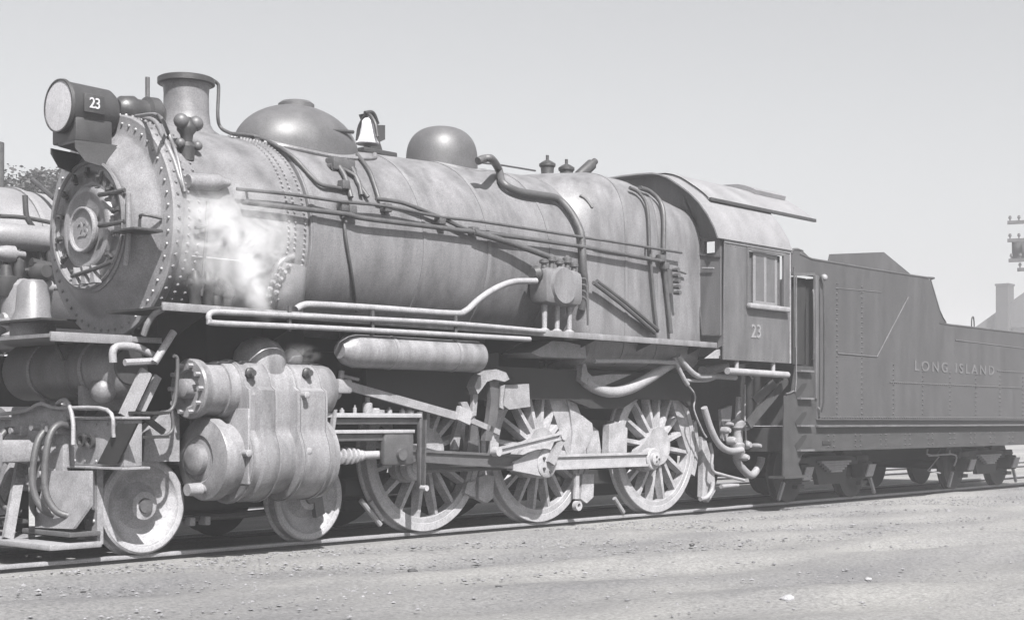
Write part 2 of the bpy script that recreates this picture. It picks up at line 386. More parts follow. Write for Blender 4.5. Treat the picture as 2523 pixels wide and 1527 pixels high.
text('23', 0.19, (-0.085, 0, zp), RF, 'faint2', plate, 'numeral', sp=0.9)
for s in (1, -1):   # door hinge straps and lifting arms on the near and far side
    obj('hinge_strap', T([(-0.10, -0.30, zc+0.14*s+0.1), (-0.09, -0.42, zc+0.14*s+0.1), (-0.03, -0.60, zc+0.14*s+0.12)], 0.022, 8, 3), 'black', door)
obj('door_hinge_post', T([(-0.03, -0.62, zc-0.42), (-0.03, -0.66, zc-0.2), (-0.03, -0.66, zc+0.22)], 0.025), 'front', door)
obj('front_step', B(-0.18, 0.12, -0.98, -0.60, 2.86, 2.885, 0.006), 'black', flange)
obj('front_grab_iron', T([(0.17, -0.66, 3.0), (0.05, -0.72, 3.02), (0.02, -0.84, 3.02), (0.17, -0.88, 3.0)], 0.014), 'pipe', flange)
obj('door_bracket', T([(-0.10, -0.5, 2.62), (-0.16, -0.3, 2.56), (-0.16, 0.05, 2.52)], 0.02), 'black', door)
for k in range(3): obj('lamp_bracket', poly(bmesh.new(), [(-0.1, -0.34+k*0.15, 2.44), (-0.1, -0.25+k*0.15, 2.44), (-0.1, -0.28+k*0.15, 2.6)], (-0.07, 0, 0)), 'front', flange)
# -------- headlight, platform, generator
hz = 4.055
hp = obj('headlight_platform', poly(bmesh.new(), [(-0.29, -0.20, 3.70), (0.2, -0.28, 3.70), (0.2, 0.28, 3.70), (-0.29, 0.08, 3.70)], (0, 0, 0.025)), 'black', LO)
for s in (-1, 1): obj('platform_gusset', poly(bmesh.new(), [(-0.29, s*0.20, 3.70), (0.19, s*0.29, 3.70), (0.19, s*0.29, 3.46), (-0.20, s*0.22, 3.54), (-0.29, s*0.20, 3.65)], (0, 0.012*s, 0)), 'black', hp)
hl = obj('headlight', LR([(-0.38, 0.226), (-0.40, 0.228), (-0.40, 0.242), (-0.37, 0.248), (-0.36, 0.235), (-0.30, 0.23), (0.08, 0.225), (0.12, 0.20), (0.13, 0)], (0.06, 0, hz), seg=56), 'black', LO)
obj('headlight_reflector', L([(-0.38, 0.225), (-0.33, 0.205), (-0.22, 0.14), (-0.16, 0.04), (-0.16, 0)], (0.06, 0, hz), seg=48), 'lens', hl)
obj('headlight_glass', L([(-0.402, 0.0), (-0.398, 0.12), (-0.392, 0.227), (-0.386, 0.227), (-0.383, 0)], (0.06, 0, hz), seg=48), 'lens', hl)
obj('headlight_base', B(-0.28, 0.10, -0.20, 0.20, 3.726, 3.95, 0.015), 'black', hl)
nb = obj('number_board', B(-0.22, -0.01, -0.25, -0.225, hz-0.07, hz+0.10, 0.008), 'black', hl)
text('23', 0.135, (-0.115, -0.254, hz+0.015), RX, 'lens', nb, 'numeral', sp=0.9, sx=0.9)
gen = obj('turbo_generator', L([(0.24, 0), (0.24, 0.08), (0.28, 0.12), (0.40, 0.14), (0.44, 0.12), (0.54, 0.12), (0.56, 0.16), (0.66, 0.165), (0.72, 0.11), (0.72, 0)], (0, -0.05, 4.12), seg=32), 'black', LO)
obj('generator_bracket', B(0.30, 0.66, -0.15, 0.05, 3.94, 4.02, 0.01), 'black', gen)
obj('generator_exhaust', T([(0.58, -0.05, 4.2), (0.58, -0.05, 4.47)], 0.022, 8, 1), 'pipe', gen)
for k in range(2): obj('conduit', T([bo(*q, 0.03+0.02*k) if i else Vector((0.38, -0.15, 4.05)) for i, q in enumerate([(0, 0), (372+8*k, 292-14*k), (395+10*k, 335-14*k), (418+8*k, 385-8*k), (432+5*k, 428), (445, 462)])], 0.018+0.006*(1-k)), 'smokebox', LO)
# -------- stack
st = obj('smokestack', L([(3.93, 0.37), (4.0, 0.33), (4.04, 0.27), (4.10, 0.235), (4.2, 0.222), (4.40, 0.218), (4.47, 0.225), (4.495, 0.262), (4.52, 0.275), (4.535, 0.265), (4.535, 0.2), (4.2, 0.19)], (1.06, 0, 0), 'z', 64), 'smokebox', LO)
obj('stack_flange', LR([(4.48, 0.252), (4.49, 0.278), (4.54, 0.278), (4.55, 0.26), (4.54, 0.2), (4.3, 0.19)], (1.06, 0, 0.003), 'z', 64), 'black', st)
obj('stack_drain_pipe', T([at(505, 190, 0), at(522, 200, 0), at(526, 215, 0), at(524, 280, 0), at(532, 308, 0), at(556, 322, -0.15)], 0.018), 'pipe', LO)
vb = obj('check_valve', L([(-0.06, 0.07), (0.0, 0.07), (0.07, 0.08), (0.11, 0.05), (0.18, 0.06), (0.22, 0.09), (0.26, 0.09), (0.30, 0.07), (0.34, 0.04), (0.34, 0)], bo(449, 372, 0.0)-Vector((0, 0, 0.0)), 'z', 20), 'black', LO)
p0 = bo(449, 372, 0.0)
for dx, dz, r in ((-0.08, 0.29, 0.07), (0.08, 0.29, 0.07), (-0.09, 0.09, 0.045), (0.10, 0.09, 0.045)):
    bm = bmesh.new(); bmesh.ops.create_uvsphere(bm, u_segments=18, v_segments=10, radius=r, matrix=Matrix.Translation(p0+Vector((dx, -0.03, dz)))); obj('valve_bonnet', bm, 'dome', vb)
# blower fitting
p0 = bo(452, 436, 0.05); p1 = bo(530, 440, 0.06)
bl = obj('blower_valve', L([(0, 0.03), (0.0, 0.06), (0.05, 0.075), (0.32, 0.075), (0.36, 0.05), (0.45, 0.03), (0.45, 0)], p0, Vector(p1-p0), 20), 'front', LO)
# -------- domes
def dome(name, cx, rx, ry, z0, h, n, m, capr=0.0, base=0.0):
    bm = bmesh.new(); rings = []; seg = 56; K = 16
    for j in range(K+1):
        ph = (pi/2)*j/K
        rad = max(cos(ph), 0)**(2/n); zz = sin(ph)**(2/n)*h
        rings.append((rad, z0+zz))
    pts = []
    for rad, z in [(1.0+base, z0-0.35), (1.0+base, z0-0.30)]+rings:
        if rad < 0.01: pts.append([bm.verts.new((cx, 0, z))])
        else: pts.append([bm.verts.new((cx+rx*rad*cos(2*pi*k/seg), ry*rad*sin(2*pi*k/seg), z)) for k in range(seg)])
    for a, b in zip(pts, pts[1:]):
        for k in range(seg):
            k2 = (k+1) % seg
            if len(b) == 1: bm.faces.new((a[k], a[k2], b[0]))
            else: bm.faces.new((a[k], a[k2], b[k2], b[k]))
    return obj(name, bm, m, LO, ang=60)
sandbox = dome('sandbox_dome', 2.45, 0.72, 0.56, 4.02, 0.49, 2.0, 'dome')
obj('filler_lid', L([(4.48, 0.19), (4.525, 0.19), (4.55, 0.16), (4.56, 0.05), (4.56, 0)], (2.45, 0, 0), 'z', 28), 'dome', sandbox)
obj('sand_lever', T([at(775, 312, -0.5), at(850, 318, -0.5)], 0.02, 8, 1), 'black', sandbox)
obj('sandbox_skirt', T([bsec(1.72, pi*0.62, 0.01), bsec(1.9, pi*0.675, 0.01), bsec(2.45, pi*0.70, 0.01), bsec(3.0, pi*0.675, 0.01), bsec(3.2, pi*0.62, 0.01)], 0.025, 8), 'boiler', sandbox)
sdome = dome('steam_dome', 4.64, 0.43, 0.41, 4.2, 0.42, 2.6, 'dome')
obj('dome_skirt', T([Vector((4.70+0.47*cos(t), 0.47*sin(t), bsec(4.7+0.47*cos(t), pi/2+0.0).z-0.02-(1-cos(math.asin(0.47*sin(t)/1.15)))*1.15)) for t in [i*pi/12 for i in range(25)]], 0.03, 8, 2), 'boiler', sdome)
# -------- bell
bz = 4.50
bell = obj('bell', L([(4.24, 0.125), (4.25, 0.13), (4.29, 0.105), (4.36, 0.082), (4.44, 0.07), (4.50, 0.06), (4.525, 0.035), (4.53, 0)], (3.42, -0.05, 0.0), 'z', 40), 'brass', LO)
obj('bell_yoke', T([(3.42, -0.05-0.16, 4.30), (3.42, -0.05-0.12, 4.46), (3.42, -0.05, 4.57), (3.42, 0.08, 4.46), (3.42, 0.12, 4.30)], 0.02), 'black', bell)
obj('bell_stand', poly(bmesh.new(), [(3.52, 0.05, 4.14), (3.78, 0.05, 4.14), (3.70, 0.05, 4.32), (3.78, 0.05, 4.36), (3.78, 0.05, 4.52), (3.62, 0.05, 4.5), (3.56, 0.05, 4.56), (3.46, 0.05, 4.60), (3.56, 0.05, 4.42)], (0, 0.09, 0)), 'black', bell)
obj('bell_foot', B(3.28, 3.78, -0.15, 0.15, 4.13, 4.185, 0.01), 'black', bell)
obj('bell_arm', T([(3.60, -0.02, 4.5), (3.50, -0.05, 4.60), (3.38, -0.05, 4.58)], 0.022), 'black', bell)
# -------- safety valves and whistle
for x in (6.55, 6.93):
    v = obj('safety_valve', L([(4.15, 0.075), (4.24, 0.078), (4.27, 0.085), (4.30, 0.078), (4.40, 0.085), (4.42, 0.105), (4.45, 0.105), (4.48, 0.06), (4.50, 0.02), (4.56, 0.02), (4.56, 0)], (x, 0, 0), 'z', 24), 'black', LO)
w0 = Vector((7.12, 0, 4.33)); wd = at(1432, 388, 0)-w0
obj('whistle', L([(0, 0.03), (0.02, 0.06), (0.1, 0.075), (wd.length*.8, 0.075), (wd.length*.82, 0.05), (wd.length, 0.045), (wd.length, 0)], w0, wd, 20), 'black', LO)
obj('whistle_pipe', T([(6.9, 0, 4.32), (7.2, 0, 4.36)], 0.05, 10, 1), 'black', LO)
# -------- boiler side plumbing
def pipe(name, pts, r, off=0.05, m='pipe', parent=LO, n=5, **k):
    return obj(name, T([bo(u, v, off) for u, v in pts], r, 10, n), m, parent, **k)
pipe('handrail', [(570, 455), (700, 468), (820, 485), (928, 496), (1060, 522), (1157, 533), (1396, 570), (1465, 580), (1640, 608)], 0.017, 0.10)
for u, v in ((600, 458), (820, 485), (1060, 522), (1396, 570), (1560, 596)):
    obj('handrail_stanchion', T([bo(u, v, 0.10), bo(u, v, -0.02)+Vector((0, 0.12, 0))], 0.014, 8, 1), 'pipe', LO)
pipe('feed_pipe', [(585, 486), (700, 500), (830, 515), (879, 526), (1043, 546), (1141, 559)], 0.026, 0.09)
obj('reach_rod', T([bo(1141, 559, 0.10), bo(1230, 585, 0.12), bo(1321, 618, 0.16)], 0.034, 10, 2), 'pipe', LO)
pipe('branch_pipe', [(905, 478), (960, 486), (994, 497), (1059, 523), (1108, 546), (1145, 560)], 0.022, 0.07)
pipe('lower_pipe', [(1145, 560), (1190, 564), (1300, 579), (1396, 593), (1465, 605), (1590, 628)], 0.024, 0.09)
pipe('steam_supply_pipe', [(1150, 388), (1165, 382), (1183, 383), (1200, 408), (1210, 440), (1245, 460), (1300, 470), (1340, 478), (1370, 506), (1392, 545), (1400, 575), (1403, 640), (1408, 700), (1400, 745)], 0.045, 0.07)
obj('dome_to_valve_rod', T([at(1160, 392, -0.2), at(1210, 398, -0.1), at(1288, 411, 0)], 0.012, 8, 2), 'pipe', LO)
for pts, r in (([(556, 322), (610, 328), (655, 345), (705, 378), (740, 415), (770, 443), (800, 450), (825, 455)], 0.02),
               ([(800, 385), (815, 400), (830, 425), (838, 450), (845, 475)], 0.026), ([(830, 385), (850, 410), (862, 440), (885, 475)], 0.026),
               ([(860, 372), (888, 410), (903, 450), (912, 478)], 0.022), ([(815, 405), (835, 412), (860, 430), (870, 470)], 0.022)):
    pipe('sand_pipe', pts, r, 0.04)
pipe('sand_valve_drop_pipe', [(822, 492), (828, 540), (835, 590), (850, 680), (858, 750)], 0.016, 0.03)
for u, v in ((828, 445), (826, 498), (845, 505), (930, 500), (1060, 530), (1140, 556), (1600, 640), (1590, 622)):
    p = bo(u, v, 0.06); obj('pipe_clamp', B(p.x-0.05, p.x+0.05, p.y-0.04, p.y+0.05, p.z-0.045, p.z+0.045, 0.012), 'pipe', LO)
p = bo(825, 400, 0.05)
bm = bmesh.new()
box(bm, p.x-0.14, p.x+0.16, p.y-0.02, p.y+0.12, p.z-0.05, p.z+0.08, 0.02)
for k in range(4): lathe(bm, [(0, 0.04), (0.10, 0.045), (0.12, 0.02), (0.12, 0)], (p.x-0.12+k*0.09, p.y, p.z-0.02), 'y', 10)
obj('sander_manifold', bm, 'pipe', sandbox)
pipe('cab_pipe', [(1515, 452), (1535, 462), (1553, 485), (1560, 520), (1563, 600), (1568, 660), (1575, 740), (1582, 800)], 0.022, 0.05)
pipe('cab_pipe', [(1540, 452), (1565, 462), (1588, 485), (1597, 520), (1597, 600), (1600, 660), (1608, 740), (1614, 802)], 0.03, 0.05)
p = bo(1607, 650, 0.05); q = bo(1611, 705, 0.05)
wg = obj('water_column', T([p, q], 0.055, 12, 1), 'pipe', LO)
for k in range(5):
    c = p.lerp(q, k/4); obj('gauge_cock', L([(0, 0.02), (-0.06, 0.03), (-0.10, 0.03), (-0.10, 0)], c+Vector((0.04, -0.04, 0)), 'y', 10), 'pipe', wg)
pipe('gauge_pipe', [(1650, 658), (1630, 652), (1612, 650)], 0.014, 0.06)
# dark twin reach rods to the cab floor
for d in (0, 1):
    obj('reverse_reach_rod', T([bo(1428+8*d, 680-4*d, 0.12), bo(1500+8*d, 735-5*d, 0.10), bo(1575+8*d, 800-6*d, 0.06)], 0.026, 8, 2), 'pipe', LO)
# washout plug plate
p = bo(1400, 500, 0)
pipe('handhole_cover', [(1395, 470), (1410, 480), (1425, 500)], 0.02, 0.01)
# -------- smokebox-side valve cluster, steam pipe casing with bolted flange
ps = []; pp = []
arc = [(658, 735), (654, 700), (656, 672), (666, 645), (682, 626), (706, 618)]
obj('steam_pipe_flange', T([bo(u, v, 0.03) for u, v in arc], 0.035, 10), 'smokebox', LO)
obj('steam_pipe_elbow', T([bo(690, 640, -0.06), bo(685, 690, 0.0), bo(680, 745, 0.05)], 0.20, 20, 3), 'smokebox', LO)
pn = []
for k in range(7):
    t = k/6; u = 700-30*sin(t*2.2)-6; v = 640+t*95; p = bo(u, v, 0.12); pp.append(p); pn.append((0, -1, 0.25))
    p2 = bo(u-18, v+8, 0.10); pp.append(p2); pn.append((0, -1, 0.25))
obj('flange_nuts', studs(pp, pn, 0.03, h=1.0), 'steel', LO)
for u in (470, 500, 520, 543):
    p = at(u, 725, -1.0); p.z = 2.166
    h = 0.28+0.05*((u*7) % 3)
    bm = L([(0, 0.05), (0.08, 0.06), (h*.5, 0.05), (h*.6, 0.075), (h*.8, 0.075), (h, 0.03), (h, 0)], p, 'z', 14)
    lathe(bm, [(0, 0.0), (0, 0.03), (0.10, 0.035), (0.13, 0.05), (0.16, 0.05), (0.16, 0)], p+Vector((-0.1, -0.02, h*0.7)), 'x', 10)
    obj('running_board_valve', bm, 'black', LO)
obj('valve_rod', T([at(500, 485, -1.08), at(497, 560, -1.08), at(490, 640, -1.06), at(485, 712, -1.05)], 0.016), 'pipe', LO)
obj('valve_rod_arm', T([at(470, 548, -1.08), at(500, 543, -1.08)], 0.018, 8, 1), 'pipe', LO)
# -------- running board
rb0, rb1 = at(388, 742, -1.4).x, 8.26
rbd = obj('running_board', B(rb0, rb1, -1.40, -0.55, 2.145, 2.165), 'dark', LO)
obj('board_edge_strip', B(rb0, rb1, -1.425, -1.402, 2.13, 2.20, 0.004), 'cyl', rbd)
rb2 = obj('running_board', B(rb0, rb1, 0.55, 1.40, 2.145, 2.165), 'dark', LO)
obj('board_edge_strip', B(rb0, rb1, 1.402, 1.425, 2.13, 2.20, 0.004), 'cyl', rb2)
for i in range(8): obj('board_bracket', poly(bmesh.new(), [(0.3+i*1.1, -1.39, 2.143), (0.3+i*1.1, -0.62, 2.153), (0.3+i*1.1, -0.62, 1.85)], (0.02, 0, 0)), 'dark', rbd)
dk = obj('front_deck', B(-1.0, -0.22, -0.98, 1.40, 1.885, 1.915), 'front', LO)
obj('deck_edge', B(-1.0, -0.22, -1.01, -0.982, 1.85, 1.93, 0.004), 'front', dk)
obj('deck_edge', B(-0.218, 0.16, -0.90, -0.87, 1.88, 1.93, 0.004), 'front', dk)
obj('slant_brace', T([at(346, 806, -1.1), at(356, 778, -1.15), at(372, 755, -1.2), at(392, 742, -1.38)], 0.028, 8, 4), 'cyl', dk)
# pipes along the board
obj('train_line_pipe', T([at(u, v, -1.36) for u, v in ((712, 744), (728, 735), (760, 733), (900, 741), (1085, 754), (1120, 748), (1150, 722), (1190, 695), (1235, 678), (1290, 676))], 0.034, 12), 'pipe_light', LO)
for v0_, v1_ in ((752, 790), (779, 815)): pass
ul = [(1310, 797), (1100, 779), (900, 768), (700, 759), (560, 752), (515, 751), (503, 758), (504, 770), (520, 777), (700, 785), (900, 795), (1100, 806), (1275, 816)]
obj('cooling_loop_pipe', T([at(u, v, -1.46) for u, v in ul], 0.026, 12), 'pipe_light', LO)
for u in (700, 900, 1100):
    a = at(u, 752+(u-700)*0.05, -1.46); obj('pipe_hanger', B(a.x-.015, a.x+.015, -1.45, -1.43, a.z-0.17, a.z+.06), 'pipe', LO)
# -------- feed pump / lubricator on the board
c0 = at(1340, 690, -1.28)
pb = obj('feed_pump', B(c0.x-0.34, c0.x+0.34, -1.42, -1.12, c0.z-0.22, c0.z+0.20, 0.09), 'boiler', LO)
obj('pump_cover', L([(-0.02, 0.0), (-0.02, 0.20), (0.03, 0.22), (0.08, 0.2)], (c0.x-0.05, -1.43, c0.z), 'y', 32), 'boiler', pb)
for dx, h in ((-0.25, 0.10), (-0.12, 0.16), (0.02, 0.12), (0.16, 0.17), (0.28, 0.10)):
    obj('pump_fitting', L([(0, 0.035), (h*.4, 0.03), (h*.5, 0.055), (h*.8, 0.055), (h, 0.02), (h, 0)], (c0.x+dx, -1.30, c0.z+0.20), 'z', 12), 'pipe', pb)
obj('pump_head', L([(-0.46, 0), (-0.46, 0.06), (-0.40, 0.09), (-0.34, 0.07)], (c0.x, -1.3, c0.z+0.12), 'x', 16), 'black', pb)
for dx in (-0.22, 0.0, 0.22):
    obj('pump_foot', L([(-0.32, 0.06), (-0.28, 0.06), (-0.26, 0.03), (0, 0.035)], (c0.x+dx, -1.28, c0.z-0.22), 'z', 12), 'pipe_light', pb)
for k in range(4):
    obj('oil_pipe', T([(c0.x+0.34, -1.36, c0.z+0.12-k*0.07), (c0.x+0.42, -1.38, c0.z+0.06-k*0.07), (c0.x+0.44, -1.38, c0.z-0.42)], 0.014, 8), 'pipe', pb)
# ================================================================== front end, below the deck
cz = 1.65
dr = obj('air_reservoir_drum', L([(-0.95, 0), (-0.95, 0.12), (-0.90, 0.22), (-0.82, 0.27), (-0.36, 0.27), (-0.355, 0.285), (-0.30, 0.285), (-0.295, 0.27), (0.75, 0.27), (0.85, 0.2), (0.88, 0)], (-0.16, 0.08, cz), 'y', 44), 'boiler', LO)
for yy_ in (-0.62, 0.25): obj('drum_strap', LR([(yy_, 0.271), (yy_, 0.283), (yy_+0.05, 0.283), (yy_+0.05, 0.271)], (-0.16, 0.08, cz), 'y', 44), 'steel', dr)
obj('drum_saddle', poly(bmesh.new(), [(-0.42, -0.55, 1.28), (0.1, -0.55, 1.28), (0.1, -0.55, 1.46), (-0.08, -0.55, 1.40), (-0.26, -0.55, 1.40), (-0.42, -0.55, 1.50)], (0, 0.08, 0)), 'steel', dr)
obj('drum_pipe', T([(-0.46, -0.3, 1.72), (-0.5, -0.25, 1.86), (-0.35, -0.1, 1.90), (-0.2, 0.2, 1.93)], 0.02), 'pipe', dr)
obj('drum_flange', L([(-0.955, 0.0), (-0.955, 0.16), (-0.94, 0.17)], (-0.14, 0.08, cz+0.02), 'y', 30), 'black', dr)
bm = bmesh.new(); bmesh.ops.create_uvsphere(bm, u_segments=20, v_segments=12, radius=0.115, matrix=Matrix.Translation(at(248, 938, -0.72))); obj('drain_ball', bm, 'smokebox', LO)
obj('deck_pipe', T([at(u, v, -1.0) for u, v in ((272, 872), (272, 845), (285, 833), (330, 836), (370, 856))], 0.035, 10, 4), 'pipe_light', LO)
obj('deck_crossbar', T([at(300, 872, -1.1), at(378, 868, -1.1)], 0.03, 8, 1), 'pipe_light', LO)
obj('uncoupling_lever', T([at(418, 798, -1.15), at(372, 872, -1.15)], 0.034, 10, 1), 'pipe_light', LO)
bm = bmesh.new(); bar(bm, at(352, 892, -1.05), at(300, 1002, -1.05), 0.03, 0.12); obj('ladder_stringer', bm, 'pipe_light', LO)
bm = bmesh.new(); bar(bm, at(380, 905, -0.95), at(338, 990, -0.95), 0.03, 0.07); obj('ladder_stringer', bm, 'pipe_light', LO)
obj('step_hanger', T([at(u, v, -1.2) for u, v in ((418, 856), (427, 866), (425, 930), (418, 975), (398, 992), (335, 994))], 0.018, 10, 4), 'pipe', LO)
obj('step_hanger', T([at(u, v, -1.2) for u, v in ((412, 985), (416, 1030), (395, 1048), (340, 1052))], 0.016, 10, 4), 'pipe', LO)
for v in (992, 1050): obj('step_tread', B(at(330, v, -1.2).x, at(395, v, -1.2).x, -1.28, -1.0, at(360, v, -1.2).z-0.015, at(360, v, -1.2).z+0.01), 'dark', LO)
bm = bmesh.new(); bar(bm, at(350, 1005, -1.1), at(395, 1040, -1.1), 0.02, 0.06); obj('step_brace', bm, 'black', LO)
obj('equalizer_casting', poly(bmesh.new(), [at(u, v, -0.9) for u, v in ((350, 1040), (420, 985), (432, 1000), (432, 1110), (345, 1110))], (0, 0.2, 0)), 'steel', LO)
# pilot beam
beam = obj('pilot_beam', B(-0.48, -0.30, -1.28, 1.28, 0.80, 1.20, 0.01), 'steel', LO)
obj('beam_top_flange', B(-0.52, -0.24, -1.31, 1.30, 1.202, 1.225, 0.004), 'steel', beam)
obj('beam_bottom_flange', B(-0.52, -0.24, -1.31, 1.30, 0.775, 0.798, 0.004), 'steel', beam)
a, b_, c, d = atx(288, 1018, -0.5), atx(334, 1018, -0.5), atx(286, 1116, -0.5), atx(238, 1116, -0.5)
obj('beam_shade_panel', poly(bmesh.new(), [a, b_, c, d], (-0.02, 0, 0)), 'dark', beam)  # black plate standing in for the shaded recess at the beam end
for u, v in ((205, 1058), (225, 1062)):
    p = atx(u, v, -0.485); obj('poling_pocket', L([(0, 0.0), (-0.01, 0.055), (-0.05, 0.065), (-0.05, 0.04), (-0.012, 0.035), (-0.012, 0)], p, 'x', 14), 'black', beam)
ps = [(-0.482, -1.2+0.17*k, z) for k in range(15) for z in (0.84, 1.16)]; obj('beam_rivets', studs(ps, [(-1, 0, 0)]*len(ps), 0.016), 'steel', beam, kind='stuff')
fb = obj('pilot_step_plate', poly(bmesh.new(), [atx(115, 1132, -0.62), atx(216, 1132, -0.62), atx(216, 1215, -0.62), atx(175, 1272, -0.72), atx(72, 1268, -0.72)], (0.03, 0, 0)), 'steel', LO)
obj('plate_side', poly(bmesh.new(), [atx(218, 1135, -0.60), atx(218, 1215, -0.60), atx(222, 1225, -0.55), atx(240, 1230, -0.3), atx(240, 1135, -0.3)], (0, 0.02, 0)), 'steel', fb)
obj('footboard', B(-0.75, -0.45, -0.88, -0.1, 0.20, 0.24, 0.005), 'wood', LO)
obj('footboard', B(-0.75, -0.45, 0.3, 1.35, 0.25, 0.29, 0.005), 'wood', LO)
bm = bmesh.new(); box(bm, -0.46, -0.40, -0.84, -0.64, 0.12, 0.78); obj('footboard_bracket', bm, 'steel', LO)
ps = [(-0.462, -0.74+0.1*(k % 2)-0.05, 0.2+0.12*(k//2)) for k in range(8)]; obj('bracket_rivets', studs(ps, [(-1, 0, 0)]*8, 0.02), 'steel', LO)
# coupler, hoses and gear at the left edge
cp = obj('coupler', B(-0.98, -0.40, -0.10, 0.10, 0.82, 1.02, 0.03), 'steel', LO)
bm = bmesh.new(); box(bm, -1.20, -0.95, -0.17, 0.02, 0.74, 1.10, 0.05); box(bm, -1.26, -1.10, 0.02, 0.20, 0.76, 1.08, 0.05); obj('coupler_knuckle', bm, 'steel', cp)
for dy, dz in ((-0.32, 0.0), (0.35, 0.0), (-0.52, 0.05)):
    obj('air_hose', T([(-0.5, dy, 1.08+dz), (-0.66, dy-0.02, 1.10+dz), (-0.76, dy-0.03, 0.95+dz), (-0.80, dy-0.05, 0.62), (-0.74, dy-0.12, 0.42), (-0.62, dy-0.2, 0.36)], 0.032, 10), 'pipe', LO)
obj('hose_glad_hand', B(-0.68, -0.54, -0.60, -0.48, 0.30, 0.42, 0.03), 'steel', LO)
obj('cut_lever', T([(-0.56, 0.6, 1.25), (-0.60, 0.1, 1.28), (-0.60, -0.15, 1.34), (-0.58, -0.4, 1.30), (-0.56, -1.15, 1.28), (-0.54, -1.22, 1.05)], 0.018), 'pipe_light', LO)
obj('signal_hose', T([(-0.45, -0.2, 1.24), (-0.55, -0.35, 1.34), (-0.58, -0.55, 1.36), (-0.60, -0.68, 1.20), (-0.62, -0.72, 0.98)], 0.02), 'pipe_light', LO)
for dy, z in ((-0.42, 1.12), (-0.30, 0.95), (-0.16, 1.13), (0.2, 1.1), (-0.28, 0.72), (0.1, 0.66)):
    bm = B(-0.62, -0.47, dy-0.05, dy+0.05, z-0.05, z+0.05, 0.015); lathe(bm, [(-0.70, 0), (-0.70, 0.03), (-0.6, 0.03)], (0, dy, z), 'x', 10); obj('coupler_bolt_head', bm, 'steel', LO)
obj('draft_casting', B(-0.56, -0.47, -0.45, 0.45, 0.55, 1.32, 0.03), 'steel', LO)
bm = bmesh.new(); bar(bm, (-0.60, 0.0, 0.8), (-0.78, -0.32, 0.25), 0.05, 0.09); obj('pilot_bar', bm, 'black', LO)
bm = bmesh.new(); bar(bm, (-0.62, 0.15, 0.8), (-0.86, -0.05, 0.15), 0.05, 0.09); obj('pilot_bar', bm, 'steel', LO)
for k in range(5):
    bm = bmesh.new(); bar(bm, (-0.60, 0.3+k*0.2, 0.8), (-0.92, 0.25+k*0.16, 0.12), 0.05, 0.08); obj('pilot_bar', bm, 'steel', LO)
obj('pilot_toe', B(-0.95, -0.45, -0.9, 1.1, 0.10, 0.15, 0.01), 'steel', LO)
# smaller pieces on the deck left of the smokebox
obj('deck_step_casting', L([(0, 0.22), (0.25, 0.22), (0.35, 0.17), (0.6, 0.15), (0.66, 0.10), (0.66, 0)], (0.1, 1.2, 1.92), 'z', 28), 'smokebox', LO)
# ================================================================== wheels
def ring_profile(R, width, y0):   # tyre in lathe coordinates along y, outer face at -width/2
    return [(y0-0.065, R-0.09), (y0-0.07, R-0.085), (y0-0.07, R-0.008), (y0-0.062, R), (y0+0.035, R-0.004), (y0+0.045, R+0.022), (y0+0.065, R+0.028), (y0+0.07, R+0.015), (y0+0.07, R-0.09)]
def arm_poly(bm, a, r0, r1, w0, w1, y0, t0, t1, cx, cz_):
    c, s = cos(a), sin(a); px, pz = -s, c; vs = []
    for r, w, t in ((r0, w0, t0), (r1, w1, t1)):
        for sg, yy in ((-1, -1), (1, -1), (1, 1), (-1, 1)):
            ww = w*(0.55 if yy == -1 else 1)
            vs.append(bm.verts.new((cx+c*r+px*sg*ww/2, y0+yy*t/2, cz_+s*r+pz*sg*ww/2)))
    for i in range(4): bm.faces.new((vs[i], vs[(i+1) % 4], vs[4+(i+1) % 4], vs[4+i]))
    bm.faces.new(vs[:4][::-1]); bm.faces.new(vs[4:])
CRA = math.atan2(-0.16, -0.32)      # crank direction
